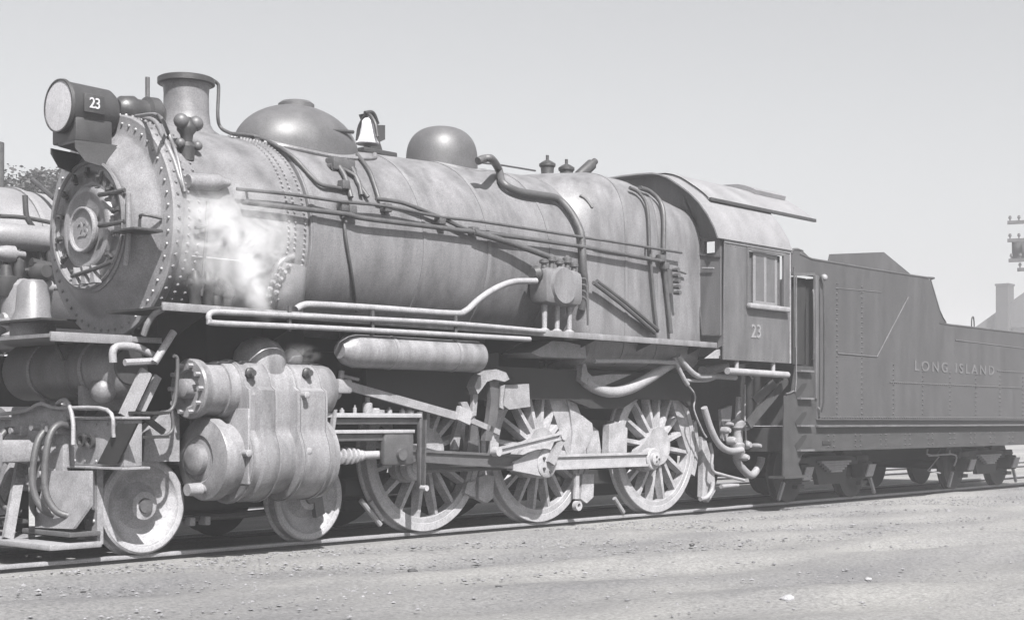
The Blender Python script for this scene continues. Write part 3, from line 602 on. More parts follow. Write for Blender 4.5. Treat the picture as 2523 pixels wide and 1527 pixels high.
def driver(cx, main=False):
    R = 0.8636; y0 = -0.755; cz_ = R
    t = obj('driving_wheel', lathe(bmesh.new(), ring_profile(R, 0.14, y0), (cx, 0, cz_), 'y', 72, cap=False), 'tread', LO)
    bmr = lathe(bmesh.new(), [(y0-0.055, R-0.15), (y0-0.06, R-0.145), (y0-0.06, R-0.09), (y0+0.06, R-0.09), (y0+0.06, R-0.15), (y0-0.055, R-0.15)], (cx, 0, cz_), 'y', 72, cap=False)
    obj('wheel_rim', bmr, 'wheel', t)
    n = 16
    for i in range(n):
        bm = bmesh.new(); arm_poly(bm, CRA+2*pi*(i+0.5)/n, 0.15, R-0.148, 0.10, 0.075, y0-0.005, 0.13, 0.085, cx, cz_); obj('spoke', bm, 'wheel', t)
    obj('hub', L([(y0+0.1, 0.2), (y0-0.07, 0.2), (y0-0.09, 0.18), (y0-0.09, 0.10), (y0-0.07, 0.09), (y0-0.07, 0)], (cx, 0, cz_), 'y', 36), 'wheel', t)
    bm = bmesh.new(); pts = []; c, s = cos(CRA), sin(CRA)
    for k in range(13):
        a = pi/2+pi*k/12; pts.append(Vector((cx-c*0.0+0.19*cos(a+CRA+0), 0, cz_+0.19*sin(a+CRA))))
    pts = [Vector((cx+0.25*cos(CRA+pi/2+pi*k/10), y0-0.10, cz_+0.25*sin(CRA+pi/2+pi*k/10))) for k in range(11)] + \
          [Vector((cx+0.355*c+0.17*cos(CRA-pi/2+pi*k/10), y0-0.10, cz_+0.355*s+0.17*sin(CRA-pi/2+pi*k/10))) for k in range(11)]
    obj('crank_boss', poly(bmesh.new(), pts, (0, 0.10, 0)), 'wheel', t, ang=30)
    # counterweight: crescent opposite the crank
    h = 0.95 if main else 0.62; ro = R-0.145; out = []
    for k in range(15): a = CRA+pi-h+2*h*k/14; out.append(Vector((cx+ro*cos(a), y0-0.062, cz_+ro*sin(a))))
    out2 = []
    for k in range(9):
        a = CRA+pi+h-2*h*k/8; rr_ = ro*cos(h)/max(cos(a-CRA-pi), 0.3)*0.98; out2.append(Vector((cx+rr_*cos(a), y0-0.062, cz_+rr_*sin(a))))
    obj('counterweight', poly(bmesh.new(), out+out2[1:-1], (0, 0.11, 0)), 'wheel', t, ang=30)
    return t
def axle_far(cx, R, cz_):
    bm = L([(-0.68, 0.11), (0.68, 0.11)], (cx, 0, cz_), 'y', 20)
    lathe(bm, [(0.68, R+.025), (0.70, R+.025), (0.715, R), (0.82, R), (0.82, R-0.12), (0.78, R-0.14)], (cx, 0, cz_), 'y', 48)
    obj('axle', bm, 'dark', LO)
DX = (3.557, 5.45, 7.777)
for i, cx in enumerate(DX): driver(cx, i == 1); axle_far(cx, 0.8636, 0.8636)
def small_wheel(cx, R, parent, y0=-0.755, m='wheel'):
    t = obj('truck_wheel', L([(y0+0.07, R+0.028), (y0+0.05, R+0.028), (y0+0.035, R-0.002), (y0-0.062, R), (y0-0.07, R-0.01), (y0-0.07, R-0.075), (y0-0.05, R-0.085), (y0-0.02, R*0.74), (y0+0.03, R*0.58), (y0+0.035, R*0.48), (y0-0.02, R*0.36), (y0-0.08, R*0.29), (y0-0.09, R*0.2), (y0-0.09, 0)], (cx, 0, R), 'y', 64), m, parent)
    obj('axle_end', L([(y0-0.09, 0.07), (y0-0.115, 0.065), (y0-0.12, 0.02), (y0-0.12, 0)], (cx, 0, R), 'y', 20), 'rod_dull', t)
    obj('wheel_rim', LR([(y0-0.071, R-0.012), (y0-0.078, R-0.02), (y0-0.078, R-0.06), (y0-0.071, R-0.07)], (cx, 0, R), 'y', 64), 'tread', t)
    axle_far(cx, R, R); return t
for cx in (0.02, 1.93): small_wheel(cx, 0.435, LO)
obj('truck_frame', B(-0.45, 2.4, -0.60, -0.52, 0.35, 0.62, 0.01), 'dark', LO)
obj('truck_frame', B(-0.45, 2.4, 0.52, 0.60, 0.35, 0.62, 0.01), 'dark', LO)
obj('truck_bolster', B(0.7, 1.3, -0.6, 0.6, 0.4, 0.75, 0.03), 'dark', LO)
obj('truck_equalizer', T([(0.1, -0.64, 0.42), (0.35, -0.66, 0.30), (1.6, -0.66, 0.30), (1.85, -0.64, 0.42)], 0.035, 8, 3), 'black', LO)
for x in (0.55, 0.72): obj('spring_hanger', B(x, x+0.06, -0.78, -0.66, 0.22, 0.30, 0.01), 'steel', LO)
# main frames, ash pan, dark fillers for the inner shade
for s in (-1, 1):
    obj('main_frame', B(0.2, 9.6, s*0.56-0.06, s*0.56+0.06, 0.95, 1.20, 0.01), 'dark', LO)
    obj('main_frame_lower_rail', B(2.6, 9.2, s*0.56-0.05, s*0.56+0.05, 0.40, 0.58, 0.01), 'dark', LO)
    for cx in DX: obj('pedestal', B(cx-0.26, cx+0.26, s*0.56-0.055, s*0.56+0.055, 0.55, 0.96, 0.01), 'dark', LO)
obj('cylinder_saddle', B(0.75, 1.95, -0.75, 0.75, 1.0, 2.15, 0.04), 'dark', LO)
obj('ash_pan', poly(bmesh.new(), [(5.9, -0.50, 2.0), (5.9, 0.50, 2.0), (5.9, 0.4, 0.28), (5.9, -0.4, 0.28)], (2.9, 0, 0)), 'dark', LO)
obj('valve_gear_shade_plate', poly(bmesh.new(), [(2.55, -0.98, 1.30), (4.05, -0.98, 1.30), (4.15, -0.98, 1.42), (4.55, -0.98, 1.42), (4.55, -0.98, 1.95), (2.55, -0.98, 1.80)], (0, 0.06, 0)), 'dark', LO)  # plate by the valve gear, added dark to stand in for shade
obj('driver_top_shade_plate', poly(bmesh.new(), [(4.6, -0.92, 1.40), (5.0, -0.92, 1.44), (5.9, -0.92, 1.44), (6.3, -0.92, 1.34), (6.9, -0.92, 1.34), (7.2, -0.92, 1.46), (8.2, -0.92, 1.46), (8.4, -0.92, 1.36), (8.4, -0.92, 1.80), (4.6, -0.92, 1.80)], (0, 0.06, 0)), 'dark', LO)  # dark plate added over the middle and rear driver tops, imitating shade
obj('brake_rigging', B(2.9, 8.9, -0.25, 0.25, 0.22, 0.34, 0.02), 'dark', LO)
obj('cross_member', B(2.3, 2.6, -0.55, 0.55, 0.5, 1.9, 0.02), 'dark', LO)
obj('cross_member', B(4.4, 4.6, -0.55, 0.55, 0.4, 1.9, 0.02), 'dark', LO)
obj('underside_dark_block', B(2.0, 5.9, -0.45, 0.45, 0.75, 2.2, 0.05), 'dark', LO)  # dark block filling the space below the boiler in place of shade
# ================================================================== cylinders
yc = -1.13
def cyl_block(sg):
    y = yc*(-sg) if sg > 0 else yc
    R = 0.405; Rv = 0.275; zv = 1.475; zl = 0.845
    # casing: outline of cylinder + valve chest joined by a waist, with a recessed middle
    def outline(x, k):
        P = []; w = 0.33*k*k
        for i in range(25):
            a = pi*1.5*i/24-pi/4 if False else -pi+(pi)*i/24
        N = 48
        for i in range(N):
            a = 2*pi*i/N; dy, dz = cos(a), sin(a)
            # ray march of union of shapes from mid point
            zc_ = 1.14; r = 0.9
            while r > 0.05:
                py, pz = dy*r, zc_+dz*r
                if py*py+(pz-zl)**2 < (R*k)**2 or py*py+(pz-zv)**2 < (Rv*k)**2 or (abs(py) < w and zl < pz < zv): break
                r -= 0.006
            P.append(Vector((x, y+dy*r, zc_+dz*r)))
        return P
    bm = bmesh.new(); rings = []
    for x, k in ((0.67, 0.96), (0.68, 1.0), (0.72, 1.0), (0.735, 0.93), (0.80, 0.93), (0.82, 1.0), (1.0, 1.0), (1.02, 0.99), (1.045, 0.85), (1.235, 0.85), (1.26, 0.99), (1.28, 1.0), (1.61, 1.0), (1.62, 0.96)):
        rings.append([bm.verts.new(p) for p in outline(x, k)])
    n = len(rings[0])
    for a, b in zip(rings, rings[1:]):
        for i in range(n): bm.faces.new((a[i], a[(i+1) % n], b[(i+1) % n], b[i]))
    bm.faces.new(rings[0]); bm.faces.new(rings[-1][::-1])
    cb = obj('cylinder_block', bm, 'cyl', LO, ang=30)
    for xb in (0.685, 0.985, 1.285, 1.585):
        bb = bmesh.new(); rg = [[bb.verts.new(p) for p in outline(xb+dx, kk)] for dx, kk in ((0, 1.0), (0, 1.022), (0.022, 1.022), (0.022, 1.0))]
        for a_, b2 in zip(rg, rg[1:]):
            for i in range(n): bb.faces.new((a_[i], a_[(i+1) % n], b2[(i+1) % n], b2[i]))
        obj('jacket_band', bb, 'cyl', cb, ang=30)
    # valve chest front: barrel, collar, studded head
    vh = obj('valve_chest_head', L([(0.72, 0.255), (0.56, 0.255), (0.555, 0.235), (0.36, 0.235), (0.355, 0.265), (0.29, 0.27), (0.27, 0.255), (0.27, 0.17), (0.30, 0.15), (0.30, 0.09), (0.20, 0.085), (0.19, 0.07), (0.19, 0)], (0, y, zv), 'x', 44), 'cyl', cb)
    nb_ = 10
    for i in range(nb_):
        a = 2*pi*i/nb_; obj('head_nut', L([(0.28, 0.022), (0.22, 0.022), (0.22, 0)], (0, y+0.215*cos(a), zv+0.215*sin(a)), 'x', 6), 'steel', cb)
    obj('valve_chest_back', L([(1.60, 0.27), (1.74, 0.265), (1.82, 0.25), (1.87, 0.20), (1.89, 0.12), (2.02, 0.08), (2.02, 0)], (0, y, zv), 'x', 40), 'cyl', cb)
    # main cylinder front cover
    obj('cylinder_head', L([(0.72, 0.33), (0.55, 0.33), (0.54, 0.375), (0.45, 0.375), (0.43, 0.365), (0.42, 0.33), (0.40, 0.30), (0.38, 0.22), (0.40, 0.2), (0.38, 0.10), (0.38, 0)], (0, y, zl), 'x', 56), 'cyl', cb)
    obj('head_centre_boss', L([(0.40, 0.14), (0.33, 0.14), (0.30, 0.11), (0.29, 0.05), (0.29, 0)], (0, y, zl), 'x', 30), 'smokebox', cb)
    obj('cylinder_back_head', L([(1.60, 0.385), (1.66, 0.385), (1.67, 0.40), (1.72, 0.40), (1.73, 0.36), (1.76, 0.2), (1.90, 0.12), (1.95, 0)], (0, y, zl), 'x', 48), 'cyl', cb)
    return cb
cbk = cyl_block(-1); cyl_block(1)
obj('drain_cock', L([(0.22, 0.0), (0.22, 0.055), (0.36, 0.06), (0.38, 0.045), (0.46, 0.045)], (0.0, yc-0.06, 0.58), 'x', 16), 'steel', cbk)
for u, v in ((603, 897), (740, 897)):
    p = at(u, v, yc-0.27); obj('oil_plug', L([(0.02, 0.05), (-0.005, 0.05), (-0.02, 0.035), (-0.05, 0.03), (-0.05, 0)], p, 'y', 12), 'black', cbk)
for u, v in ((600, 1090), (745, 1085), (740, 950)):
    p = at(u, v, yc-0.40); obj('drain_plug', L([(0.12, 0.03), (0.0, 0.035), (-0.02, 0)], p, 'y', 10), 'steel', cbk)
obj('steam_pipe_fairing', L([(1.62, 0.24), (1.74, 0.25), (1.84, 0.23), (1.92, 0.17), (1.96, 0.08), (1.97, 0)], (1.12, yc+0.06, 0), 'z', 32), 'cyl', cbk)
obj('relief_valve', L([(1.72, 0.10), (1.80, 0.11), (1.86, 0.05), (1.88, 0)], (1.45, yc, 0), 'z', 18), 'cyl', cbk)
obj('cylinder_apron', B(0.66, 0.69, yc-0.36, -0.6, 0.62, 1.3, 0.01), 'steel', LO)
# ================================================================== motion
yr = -0.96        # side rod centre plane
ym = -1.14        # main rod centre plane
cr = 0.355; cxr, czr = cr*cos(CRA), cr*sin(CRA)
pins = [(x+cxr, 0.8636+czr) for x in DX]
def channel_rod(name, p, q, y, w, h0, h1, m, e0=0.15, e1=0.15):
    bm = bmesh.new(); P = Vector((p[0], y, p[1])); Q = Vector((q[0], y, q[1])); d = (Q-P).normalized(); up = Vector((-d.z, 0, d.x))
    a = P+d*e0*0.8; b = Q-d*e1*0.8
    def prism(a, b, ha, hb, y0, y1): poly(bm, [Vector((a.x, y0, a.z))+up*ha[1], Vector((b.x, y0, b.z))+up*hb[1], Vector((b.x, y0, b.z))+up*hb[0], Vector((a.x, y0, a.z))+up*ha[0]], (0, y1-y0, 0))
    prism(a, b, (-h0, h0), (-h1, h1), y-w*.2, y+w*.5)
    prism(a, b, (h0-0.028, h0), (h1-0.028, h1), y-w*.5, y-w*.2-0.0005)
    prism(a, b, (-h0, -h0+0.028), (-h1, -h1+0.028), y-w*.5, y-w*.2-0.0005)
    return obj(name, bm, m, LO, ang=30)
def rod_end(rod, p, y, r, m, w=0.12):
    return obj('rod_end', L([(-w/2, 0.0), (-w/2, r*.55), (-w/2+0.008, r*.56), (-w/2+0.008, r*.9), (-w/2+0.02, r), (w/2, r), (w/2, 0)], (p[0], y, p[1]), 'y', 36), m, rod)
s1 = channel_rod('side_rod', pins[1], pins[2], yr, 0.09, 0.088, 0.088, 'rod', 0.15, 0.15); rod_end(s1, pins[2], yr, 0.14, 'rod'); rod_end(s1, pins[1], yr, 0.17, 'rod')
e = obj('crank_pin', L([(-0.10, 0), (-0.10, 0.07), (-0.09, 0.085), (-0.05, 0.09), (0.1, 0.09)], (pins[2][0], yr, pins[2][1]), 'y', 28), 'rod', s1)
obj('pin_nuts', studs([(pins[2][0]+0.035*cos(k*2.09), yr-0.10, pins[2][1]+0.035*sin(k*2.09)) for k in range(3)], [(0, -1, 0)]*3, 0.018), 'black', s1)
s0 = channel_rod('side_rod', pins[0], pins[1], yr, 0.09, 0.065, 0.065, 'rod_dull', 0.15, 0.15); rod_end(s0, pins[0], yr, 0.14, 'rod')
xh = 2.75
mr = channel_rod('main_rod', (xh, 0.85), pins[1], ym, 0.09, 0.062, 0.085, 'rod_dull', 0.12, 0.15)
rod_end(mr, (xh, 0.85), ym, 0.10, 'rod_dull')
obj('rod_big_end', L([(-0.075, 0), (-0.075, 0.14), (-0.06, 0.165), (0.06, 0.175), (0.065, 0)], (pins[1][0], ym, pins[1][1]), 'y', 40), 'rod', mr)
for k in range(5): obj('big_end_bolt', L([(-0.095, 0.018), (-0.07, 0.018)], (pins[1][0]+0.1*cos(k*1.257), ym, pins[1][1]+0.1*sin(k*1.257)), 'y', 8), 'black', mr)
d = (Vector((pins[1][0], 0, pins[1][1]))-Vector((xh, 0, 0.85))).normalized()
bp = Vector((pins[1][0], ym, pins[1][1]))-d*0.12
obj('rod_strap', poly(bmesh.new(), [bp+Vector((-0.45, -0.05, -0.075)), bp+Vector((-0.45, -0.05, 0.02)), bp+Vector((-0.15, -0.05, 0.12)), bp+Vector((0.02, -0.05, 0.155)), bp+Vector((0.02, -0.05, -0.15)), bp+Vector((-0.15, -0.05, -0.12))], (0, 0.1, 0)), 'rod', mr)
# piston rod, crosshead, guides
obj('piston_rod', T([(1.9, ym, 0.845), (xh, ym, 0.85)], 0.045, 16, 1), 'rod', LO)
pk = bmesh.new()
for k in range(6): lathe(pk, [(1.98+k*0.065, 0.05), (1.99+k*0.065, 0.055+0.035*sin(0.5+k*0.5)), (2.02+k*0.065, 0.05+0.035*sin(0.5+k*0.5)), (2.03+k*0.065, 0.05)], (0, ym, 0.845), 'x', 24)
obj('piston_packing', pk, 'rod', LO)
xhd = obj('crosshead', B(xh-0.22, xh+0.2, ym-0.13, ym-0.05, 0.74, 1.08, 0.03), 'pipe', LO)
obj('crosshead_pin', L([(-0.17, 0), (-0.17, 0.06), (-0.13, 0.06)], (xh, ym, 0.85), 'y', 20), 'rod_dull', xhd)
gx0, gx1 = 1.75, 3.05
for z0, z1, m, y0, y1 in ((1.22, 1.265, 'rod', ym-0.14, ym+0.1), (1.155, 1.21, 'rod_dull', ym-0.10, ym+0.06), (1.065, 1.10, 'rod', ym-0.14, ym+0.1), (0.99, 1.06, 'rod_dull', ym-0.10, ym+0.06)):
    obj('crosshead_guide', B(gx0, gx1 if z0 > 1.1 else gx1-0.1, y0, y1, z0, z1, 0.006), m, LO)
obj('guide_yoke', B(gx1-0.02, gx1+0.02, ym-0.13, ym-0.08, 0.50, 1.28, 0.005), 'rod_dull', LO)
obj('guide_yoke_arm', B(gx1+0.03, gx1+0.08, ym-0.02, -0.5, 0.95, 1.30, 0.01), 'dark', LO)
obj('guide_end_brace', poly(bmesh.new(), [at(791, 1098, ym-.17), at(798, 1098, ym-.17), at(812, 985, ym-.17), at(805, 985, ym-.17)], (0, 0.04, 0)), 'steel', LO)
for x, h, r in ((2.08, 0.05, 0.025), (2.25, 0.08, 0.02), (2.42, 0.16, 0.05), (2.52, 0.05, 0.10), (2.72, 0.06, 0.03), (2.9, 0.05, 0.03), (3.0, 0.04, 0.05), (3.15, 0.08, 0.03)):
    obj('oil_cup', L([(0, r), (h*.6, r), (h*.7, r*.5), (h, r*.45), (h, 0)], (x, ym, 1.267), 'z', 14), 'steel', LO)
bm = bmesh.new(); bar(bm, (xh+0.32, ym-0.16, 1.20), (xh+0.30, ym-0.16, 0.50), 0.04, 0.02); obj('combination_lever', bm, 'pipe', LO)
obj('lever_pin', L([(-0.04, 0), (-0.04, 0.03), (0.04, 0.03)], (xh+0.30, ym-0.17, 0.50), 'y', 12), 'rod', LO)
# valve stem + radius rod
yv = -1.20
pA = at(822, 924, yv); pB = at(1130, 1010, yv); pC = at(1200, 1040, yv)
bm = bmesh.new(); bar(bm, pA, pB, 0.05, 0.085); rr1 = obj('radius_rod', bm, 'steel', LO)
bm = bmesh.new(); bar(bm, at(1100, 992, yv-0.03), at(1130, 1006, yv-0.03), 0.05, 0.15); obj('radius_rod_block', bm, 'rod', rr1)
bm = bmesh.new(); bar(bm, pB, pC, 0.04, 0.06); obj('radius_rod_tail', bm, 'steel', rr1)
vs_ = obj('valve_stem_guide', B(pA.x-0.08, pA.x+0.10, yv-0.05, yv+0.06, pA.z-0.09, pA.z+0.05, 0.02), 'steel', LO)
obj('valve_stem', T([(1.95, yc, 1.475), (pA.x, yc, 1.475)], 0.03, 12, 1), 'rod', LO)
obj('valve_stem_pin', T([pA+Vector((-.02, 0, .0)), pA+Vector((0, 0, .13))], 0.03, 10, 1), 'steel', vs_)
obj('valve_stem_key', T([pA+Vector((0, 0, .08)), pA+Vector((0.22, 0, .05))], 0.018, 8, 1), 'steel', vs_)
# link & hangers
def plate_px(name, pts, y, t, m, parent=LO): return obj(name, poly(bmesh.new(), [at(u, v, y) for u, v in pts], (0, t, 0)), m, parent, ang=25)
lk = plate_px('link_support', [(1142, 930), (1150, 908), (1170, 892), (1195, 888), (1218, 896), (1226, 912), (1215, 918), (1190, 912), (1172, 918), (1160, 935), (1150, 948)], -1.28, 0.12, 'steel')
plate_px('expansion_link', [(1176, 905), (1200, 905), (1204, 960), (1196, 1010), (1182, 1060), (1166, 1060), (1176, 1010), (1182, 960)], -1.22, 0.06, 'rod_dull', lk)
plate_px('reverse_arm', [(1140, 928), (1152, 930), (1146, 1000), (1136, 1000)], -1.20, 0.04, 'steel', lk)
plate_px('lifting_link', [(1108, 968), (1124, 966), (1140, 1000), (1130, 1010)], -1.24, 0.04, 'steel', lk)
plate_px('link_side_plate', [(1206, 930), (1216, 925), (1210, 960), (1212, 985), (1204, 980)], -1.26, 0.02, 'steel', lk)
plate_px('link_box', [(1217, 927), (1273, 923), (1276, 978), (1225, 985), (1212, 975)], -1.10, 0.3, 'steel')
plate_px('brake_hanger', [(1092, 1048), (1104, 1008), (1112, 1020), (1104, 1082), (1090, 1082)], -0.90, 0.05, 'steel')
plate_px('frame_hanger', [(1130, 1020), (1150, 1024), (1152, 1090), (1124, 1090)], -1.0, 0.06, 'rod_dull')
# eccentric crank and rod
ep = at(1352, 1048, -1.28)
bm = bmesh.new(); bar(bm, Vector((pins[1][0], -1.25, pins[1][1])), ep, 0.05, 0.10); ec = obj('eccentric_crank', bm, 'steel', LO)
er = bmesh.new(); a, b_ = ep, at(1195, 1086, -1.28)
for dz, m_ in ((0.03, 0), (-0.03, 0)): bar(er, a+Vector((0, 0, dz)), b_+Vector((0, 0, dz)), 0.05, 0.022)
bar(er, a+Vector((0, 0.012, 0)), b_+Vector((0, 0.012, 0)), 0.02, 0.04)
ero = obj('eccentric_rod', er, 'rod', LO)
for p in (ep, at(1195, 1086, -1.28)): obj('rod_eye', L([(-0.04, 0), (-0.04, 0.05), (0.04, 0.055), (0.05, 0)], p, 'y', 20), 'rod', ero)
# brake shoes and hangers between drivers
def shoe(cx, side, a0, a1, y=-0.76, m='wheel'):
    R = 0.885; P = []
    for k in range(7): a = a0+(a1-a0)*k/6; P.append(Vector((cx+R*cos(a), y-0.06, 0.8636+R*sin(a))))
    for k in range(7): a = a1+(a0-a1)*k/6; P.append(Vector((cx+(R+0.07)*cos(a), y-0.06, 0.8636+(R+0.07)*sin(a))))
    return obj('brake_shoe', poly(bmesh.new(), P, (0, 0.12, 0)), m, LO, ang=30)
shoe(DX[2], 1, pi-0.35, pi+0.25); shoe(DX[2], 1, -0.45, 0.35); shoe(DX[1], 1, -0.55, 0.1); shoe(DX[0], 1, -0.6, 0.1)
plate_px('brake_head', [(1466, 1022), (1490, 1015), (1510, 1030), (1508, 1095), (1464, 1095)], -0.85, 0.1, 'wheel')
plate_px('frame_jaw', [(1395, 1028), (1420, 1020), (1440, 1036), (1446, 1080), (1458, 1082), (1458, 1093), (1402, 1093), (1392, 1060)], -0.72, 0.12, 'wheel')
plate_px('spring_hanger', [(1361, 948), (1372, 960), (1384, 990), (1402, 1000), (1425, 1018), (1428, 1045), (1405, 1090), (1372, 1095), (1378, 1040), (1372, 990)], -0.84, 0.06, 'wheel')
plate_px('brake_hanger', [(1402, 1140), (1430, 1140), (1428, 1195), (1412, 1210), (1398, 1200)], -0.86, 0.06, 'wheel')
p = at(1389, 1216, -0.95); obj('brake_pin_ring', LR([(-0.03, 0.03), (-0.03, 0.06), (0.03, 0.06), (0.03, 0.03), (-0.03, 0.03)], p, 'y', 24), 'rod', LO)
plate_px('brake_pin_link', [(1386, 1140), (1394, 1140), (1394, 1200), (1384, 1200)], -0.94, 0.03, 'wheel')
plate_px('brake_hanger', [(1152, 1148), (1170, 1142), (1190, 1144), (1186, 1198), (1172, 1210), (1152, 1200)], -0.86, 0.08, 'wheel')
plate_px('brake_beam_end', [(1125, 1160), (1146, 1155), (1138, 1195), (1118, 1185)], -0.86, 0.06, 'wheel')
for (u0_, v0_, u1_, v1_) in ((868, 1203, 915, 1262), (890, 1205, 918, 1250), (1478, 1198, 1500, 1232)):
    obj('brake_rod', T([at(u0_, v0_, -0.80), at(u1_, v1_, -0.80)], 0.028, 8, 1), 'steel', LO)
plate_px('brake_hanger', [(760, 1185), (775, 1190), (782, 1235), (762, 1245), (757, 1210)], -0.86, 0.06, 'rod_dull')
# springs behind the rear driver
for k, (pts, y) in enumerate((([(1600, 958), (1622, 950), (1640, 965), (1638, 985), (1612, 980)], -0.7), ([(1612, 995), (1636, 990), (1652, 1004), (1650, 1022), (1622, 1012)], -0.7),
        ([(1622, 1025), (1655, 1028), (1675, 1050), (1680, 1075), (1660, 1070), (1630, 1050)], -0.66), ([(1655, 1010), (1670, 1010), (1662, 1025)], -0.68))):
    plate_px('spring_leaf_stack', pts, y, 0.12, 'wheel')
plate_px('trailing_hanger', [(1688, 1050), (1700, 1060), (1718, 1120), (1722, 1180), (1705, 1208), (1690, 1195), (1692, 1120)], -0.86, 0.08, 'wheel')
# ================================================================== reservoirs under the board and cab plumbing
res = obj('main_reservoir', L([(1.88, 0), (1.88, 0.08), (1.96, 0.14), (2.06, 0.165), (3.80, 0.165), (3.83, 0.155), (3.83, 0)], (0, -1.33, 1.87), 'x', 40), 'cyl', LO)
for x in (2.5, 3.4): obj('reservoir_strap', LR([(x, 0.166), (x, 0.170), (x+0.04, 0.170), (x+0.04, 0.166)], (0, -1.33, 1.87), 'x', 40), 'cyl', res)
plate_px('firebox_bracket', [(1278, 848), (1330, 820), (1362, 822), (1408, 832), (1412, 862), (1300, 858)], -1.15, 0.5, 'steel')
plate_px('board_web', [(1360, 800), (1408, 803), (1408, 815), (1375, 818)], -1.18, 0.1, 'steel')
obj('drain_funnel', plate_px('x', [(1402, 880), (1408, 868), (1414, 895), (1425, 915), (1510, 895), (1430, 940), (1398, 915)], -1.0, 0.3, 'steel').data and bmesh.new() or None, 'steel', LO) if False else plate_px('ash_pan_hopper_door', [(1402, 880), (1408, 868), (1414, 895), (1425, 905), (1470, 900), (1520, 900), (1430, 938), (1398, 915)], -1.0, 0.1, 'steel')
def ppipe(name, pts, y, r, m='pipe_light', n=5, parent=LO): return obj(name, T([at(u, v, y) for u, v in pts], r, 12, n), m, parent)
ppipe('injector_rod', [(1430, 868), (1520, 868), (1628, 872)], -1.2, 0.028)
obj('injector_suction_pipe', T([at(1405, 915, -0.94), at(1430, 932, -0.96), at(1470, 943, -1.0), at(1515, 934, -1.03), at(1560, 910, -1.07), at(1605, 880, -1.1), at(1630, 868, -1.1)], 0.07, 14), 'pipe_light', LO)
ppipe('injector_pipe', [(1632, 855), (1650, 880), (1680, 905), (1720, 905), (1770, 908)], -1.25, 0.036)
ppipe('injector_pipe', [(1622, 858), (1635, 890), (1648, 915), (1655, 925)], -1.2, 0.03)
ppipe('injector_pipe', [(1652, 915), (1700, 915), (1730, 905)], -1.2, 0.022)
ppipe('ash_pan_cable', [(1650, 920), (1672, 950), (1670, 985), (1690, 1035), (1700, 1052)], -1.05, 0.012)
ppipe('injector_body', [(1690, 893), (1745, 880)], -1.1, 0.07, 'pipe_light', 1)
ppipe('injector_link', [(1755, 890), (1800, 900), (1810, 910)], -1.15, 0.014)
ppipe('suction_hose', [(1694, 980), (1710, 1030), (1730, 1068), (1755, 1084), (1785, 1082)], -1.1, 0.045, 'pipe_light')
ppipe('tender_hose', [(1785, 1085), (1772, 1100), (1785, 1125), (1808, 1143), (1828, 1118), (1832, 1100)], -0.9, 0.055, 'pipe_light')
ppipe('drain_pipe', [(1708, 1065), (1714, 1090), (1714, 1130), (1740, 1142), (1790, 1155)], -1.0, 0.022)
ppipe('drain_pipe', [(1715, 1160), (1712, 1180), (1700, 1196), (1685, 1200)], -0.95, 0.03)
ppipe('drain_pipe', [(1735, 1170), (1775, 1166)], -0.95, 0.03, n=1)
inj = obj('injector', L([(-0.30, 0.0), (-0.30, 0.05), (-0.22, 0.09), (-0.1, 0.1), (-0.08, 0.07), (0.1, 0.07), (0.12, 0.1), (0.2, 0.1), (0.24, 0.05), (0.24, 0)], at(1775, 1050, -1.0), 'z', 20), 'steel', LO)
for u, v, r in ((1745, 1035, .05), (1760, 1060, .06), (1790, 1030, .035), (1795, 1070, .06), (1752, 1020, .03), (1790, 1100, .05), (1820, 1072, .035)):
    obj('injector_fitting', L([(-0.08, 0), (-0.08, r*.6), (-0.03, r), (0.05, r), (0.05, 0)], at(u, v, -1.05), 'y', 14), 'steel', inj)
ppipe('injector_pipe', [(1778, 955), (1776, 990), (1775, 1030)], -1.0, 0.04, n=1)
ppipe('sander_rod', [(1793, 925), (1792, 1000), (1796, 1070)], -1.1, 0.012, n=1)
plate_px('injector_bracket', [(1735, 985), (1762, 975), (1760, 1000), (1750, 1060), (1740, 1060)], -0.95, 0.05, 'steel')
ppipe('cab_foot_rail', [(1750, 892), (1895, 902)], -1.48, 0.045, 'pipe_light', 1)
for u in (1772, 1860): ppipe('rail_post', [(u, 868), (u, 895)], -1.47, 0.03, 'pipe_light', 1)
plate_px('cab_bracket', [(1702, 862), (1737, 836), (1737, 862)], -1.45, 0.05, 'pipe_light')
for (a, b_) in (((1892, 912), (1800, 1022)), ((1862, 918), (1815, 965))):
    bm = bmesh.new(); bar(bm, at(*a, -1.35), at(*b_, -1.2), 0.05, 0.12); obj('cab_brace', bm, 'truck', LO)
plate_px('cab_apron', [(1430, 812), (1737, 828), (1700, 862), (1640, 864), (1430, 850)], -0.95, 0.05, 'dark')
